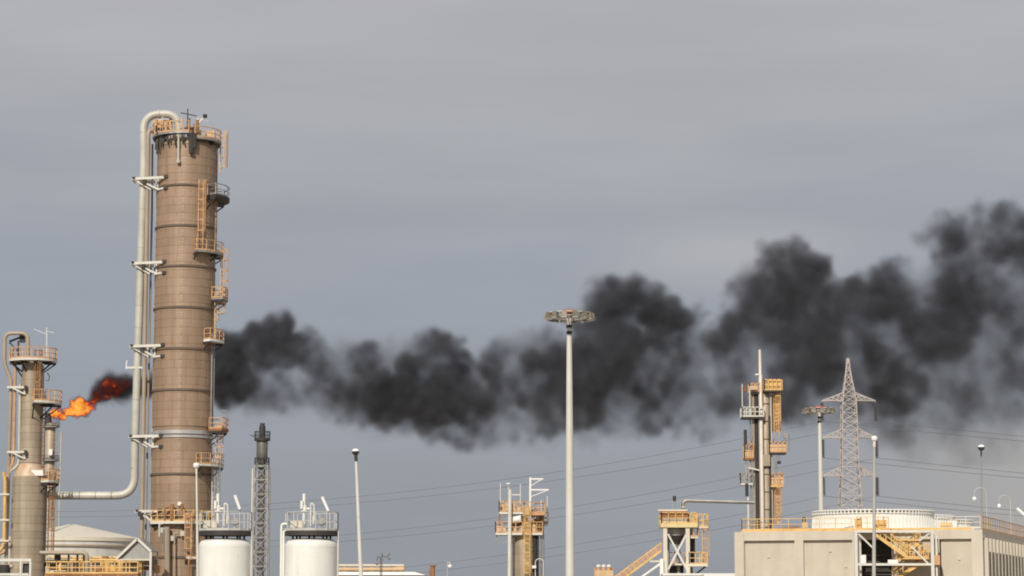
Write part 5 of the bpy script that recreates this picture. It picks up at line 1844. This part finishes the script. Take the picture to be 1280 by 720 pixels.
def smoke():
    def pos(px, py):
        Yd = YS0 + (YS1 - YS0) * max(0, min(1, (px - 60) / 1400))
        return at(px, py, Yd), Yd / F
    lo = Vector((pos(100, 500)[0].x, YS0 - 22, pos(700, 590)[0].z))
    hi = Vector((pos(1620, 300)[0].x, YS1 + 26, pos(1200, 165)[0].z))
    size = hi - lo
    vox = .62
    shape = tuple(int(s / v) + 1 for s, v in zip(size, (vox, vox * 1.4, vox)))
    ax = [np.linspace(l, h, n, dtype=np.float32) for l, h, n in zip(lo, hi, shape)]
    dens = np.zeros(shape, np.float32)
    rg = random.Random(21)

    def splat(c, rad, sig, soft):
        sl = []
        for k in range(3):
            i0, i1 = np.searchsorted(ax[k], c[k] - rad), np.searchsorted(ax[k], c[k] + rad)
            if i1 <= i0:
                return
            sl.append(slice(i0, i1))
        d = np.sqrt((ax[0][sl[0]] - c[0])[:, None, None] ** 2 + (ax[1][sl[1]] - c[1])[None, :, None] ** 2 + (ax[2][sl[2]] - c[2])[None, None, :] ** 2)
        v = np.clip((rad - d) / (soft * rad), 0, 1)
        s = tuple(sl)
        dens[s] = np.maximum(dens[s], v * v * (3 - 2 * v) * sig)

    def ball_dir():
        z = rg.uniform(-1, 1)
        a = rg.uniform(0, 2 * math.pi)
        q = math.sqrt(1 - z * z)
        return Vector((q * math.cos(a), q * math.sin(a), z))
    for px, py, r, th in PUFFS:
        p, W = pos(px, py)
        rad = r * W
        p.y += rg.uniform(-.25, .25) * min(rad, 6)
        sig = -math.log(1 - min(.94, th ** .72)) / (1.65 * rad) * (1 + 1.3 * math.exp(-((px - 265) / 60.0) ** 2)) * (1 - .34 * max(0, min(1, (px - 560) / 450)))
        soft = .58 if th > .5 else .95
        splat(p, rad * (1.12 if th > .5 else 1.3), sig * 1.1, soft)
        if th < .3:
            continue
        # cauliflower: smaller puffs bud from the surface, and smaller ones from those
        for a in range(11 if r > 14 else 7):
            u = ball_dir()
            if abs(u.y) > .75:
                u.y *= .4
                u.normalize()
            rc = rad * rg.uniform(.26, .46)
            c = p + u * (rad * rg.uniform(.72, .98))
            sc_ = sig * rg.uniform(.75, 1.5)
            splat(c, rc, sc_ * 1.3, .6)
            if rc > 1.6:
                for b in range(5):
                    w = (ball_dir() + u * .8).normalized()
                    rd = rc * rg.uniform(.25, .5)
                    if rd > .7:
                        splat(c + w * (rc * rg.uniform(.75, 1.0)), rd, sc_ * rg.uniform(.8, 1.7), .85)
    sz = list(size)
    # turbulence bends the puffs a little; noise opens lighter folds inside them
    d = [(fbm(shape, sz, 7.0, 4, 100 + 40 * k, .55) - .5) * (6.5 if k != 1 else 4.0) for k in range(3)]
    dens = warp(dens, d, sz)
    wsp = fbm(shape, [size.x, size.y * .55, size.z], 9.0, 5, 700, .6)
    fine = fbm(shape, [size.x, size.y * .5, size.z], 3.6, 4, 500, .6)
    dens *= np.clip(.40 + (wsp - .36) * 4.6, .34, 2.0) * np.clip(.55 + (fine - .34) * 2.4, .38, 1.6)
    for k in range(3):                                    # clear the walls of the grid so that nothing wraps round
        np.moveaxis(dens, k, 0)[:4] = 0
        np.moveaxis(dens, k, 0)[-4:] = 0
    for k in range(3):                                    # one light smoothing pass
        dens = (dens * 2 + np.roll(dens, 1, k) + np.roll(dens, -1, k)) * .25
    dens[dens < .0006] = 0
    # fade at the far right end of the box
    dens *= np.clip((hi.x - ax[0]) / 25.0, 0, 1)[:, None, None]

    m = bpy.data.materials.new('black_smoke')
    m.use_nodes = True
    nt = m.node_tree
    nt.nodes.clear()
    N, L = nt.nodes.new, nt.links.new
    o, p = N('ShaderNodeOutputMaterial'), N('ShaderNodeVolumePrincipled')
    p.inputs['Color'].default_value = (.185, .19, .215, 1)
    p.inputs['Density'].default_value = 1.5
    p.inputs['Anisotropy'].default_value = 0.1
    L(p.outputs[0], o.inputs['Volume'])
    ob = grid_volume('smoke_plume', dens, tuple(lo), tuple(hi), m, 1.4)
    tag(ob, 'long plume of black smoke drifting right from the flare across the grey sky', 'smoke')


smoke()


def flame():
    Y = YS0
    W = Y / F
    lo = at(56, 530, Y - 7)
    hi = at(176, 462, Y + 7)
    lo, hi = Vector((lo.x, Y - 7, lo.z)), Vector((hi.x, Y + 7, hi.z))
    size = hi - lo
    shape = tuple(int(s / .17) + 1 for s in (size.x, size.y * .6, size.z))
    ax = [np.linspace(l, h, n, dtype=np.float32) for l, h, n in zip(lo, hi, shape)]
    pf = [(61, 520, 4, .95), (65, 519, 5.5, .98), (71, 518, 7, .95), (78, 518, 8, .98), (84, 514, 7, .8), (90, 512, 8, .9), (96, 506, 10, .9), (101, 502, 10.5, .92), (106, 508, 10, .92), (110, 502, 7, .65), (92, 517, 7, .8), (100, 515, 8, .85), (115, 508, 6, .45),
          (112, 504, 8, .46), (117, 501, 11, .34), (121, 498, 11, .30), (125, 495, 10, .28), (132, 488, 11, .30), (140, 480, 11, .28), (134, 497, 8, .32), (146, 486, 11, .27), (143, 493, 7, .28), (150, 476, 9, .2), (158, 482, 9, .17)]
    field = np.full(shape, -9., np.float32)
    heat = np.zeros(shape, np.float32)
    wsum = np.zeros(shape, np.float32)
    for px, py, r, h in pf:
        p = at(px, py, Y)
        rad = r * W * (.9 if h > .5 else .95)
        d = np.sqrt((ax[0] - p.x)[:, None, None] ** 2 + (ax[1] - Y)[None, :, None] ** 2 + (ax[2] - p.z)[None, None, :] ** 2)
        field = np.maximum(field, (rad - d) / (rad * .6))
        w = np.exp(-np.clip(d / rad, 0, 5) ** 2 * 1.6) + 1e-9
        heat += w * h
        wsum += w
    heat /= wsum
    sz = list(size)
    d = [(fbm(shape, sz, 3.2, 4, 900 + 40 * k, .6) - .5) * 3.6 for k in range(3)]
    field, heat = warp(field, d, sz), warp(heat, d, sz)
    n = fbm(shape, sz, 2.2, 4, 1200, .6)
    core = np.clip(field + (n - .5) * 2.2 + .1, 0, 1)
    dens = core ** 1.3 * np.clip(heat * 1.15 + (n - .5) * 1.4 * np.clip(heat, .25, 1), 0, 1.2)
    dens[dens < .01] = 0
    m = bpy.data.materials.new('flame_gas')
    m.use_nodes = True
    nt = m.node_tree
    nt.nodes.clear()
    N, L = nt.nodes.new, nt.links.new
    o, p = N('ShaderNodeOutputMaterial'), N('ShaderNodeVolumePrincipled')
    at_ = N('ShaderNodeAttribute')
    at_.attribute_name = 'density'
    ramp = N('ShaderNodeValToRGB')
    cr = ramp.color_ramp
    st = [(0, (0, 0, 0)), (.12, (.05, .006, .004)), (.32, (.06, .007, .004)), (.47, (.95, .11, .012)), (.72, (1.0, .27, .025)), (1, (1.0, .56, .10))]
    while len(cr.elements) < len(st):
        cr.elements.new(.5)
    for e, (q, c) in zip(cr.elements, st):
        e.position, e.color = q, (*c, 1)
    L(at_.outputs['Fac'], ramp.inputs[0])
    L(ramp.outputs[0], p.inputs['Emission Color'])
    mul = N('ShaderNodeMath')
    mul.operation = 'MULTIPLY'
    mul.inputs[1].default_value = 4.2
    L(at_.outputs['Fac'], mul.inputs[0])
    L(mul.outputs[0], p.inputs['Emission Strength'])
    p.inputs['Color'].default_value = (.02, .01, .01, 1)
    dm = N('ShaderNodeMath')
    dm.operation = 'MULTIPLY'
    dm.inputs[1].default_value = 3.2
    L(at_.outputs['Fac'], dm.inputs[0])
    p.inputs['Density Attribute'].default_value = ''
    L(dm.outputs[0], p.inputs['Density'])
    L(p.outputs[0], o.inputs['Volume'])
    ob = grid_volume('flare_flame', dens, tuple(lo), tuple(hi), m, .25)
    tag(ob, 'orange flame blowing right from the flare tip, turning dark red into the smoke', 'flame')


flame()
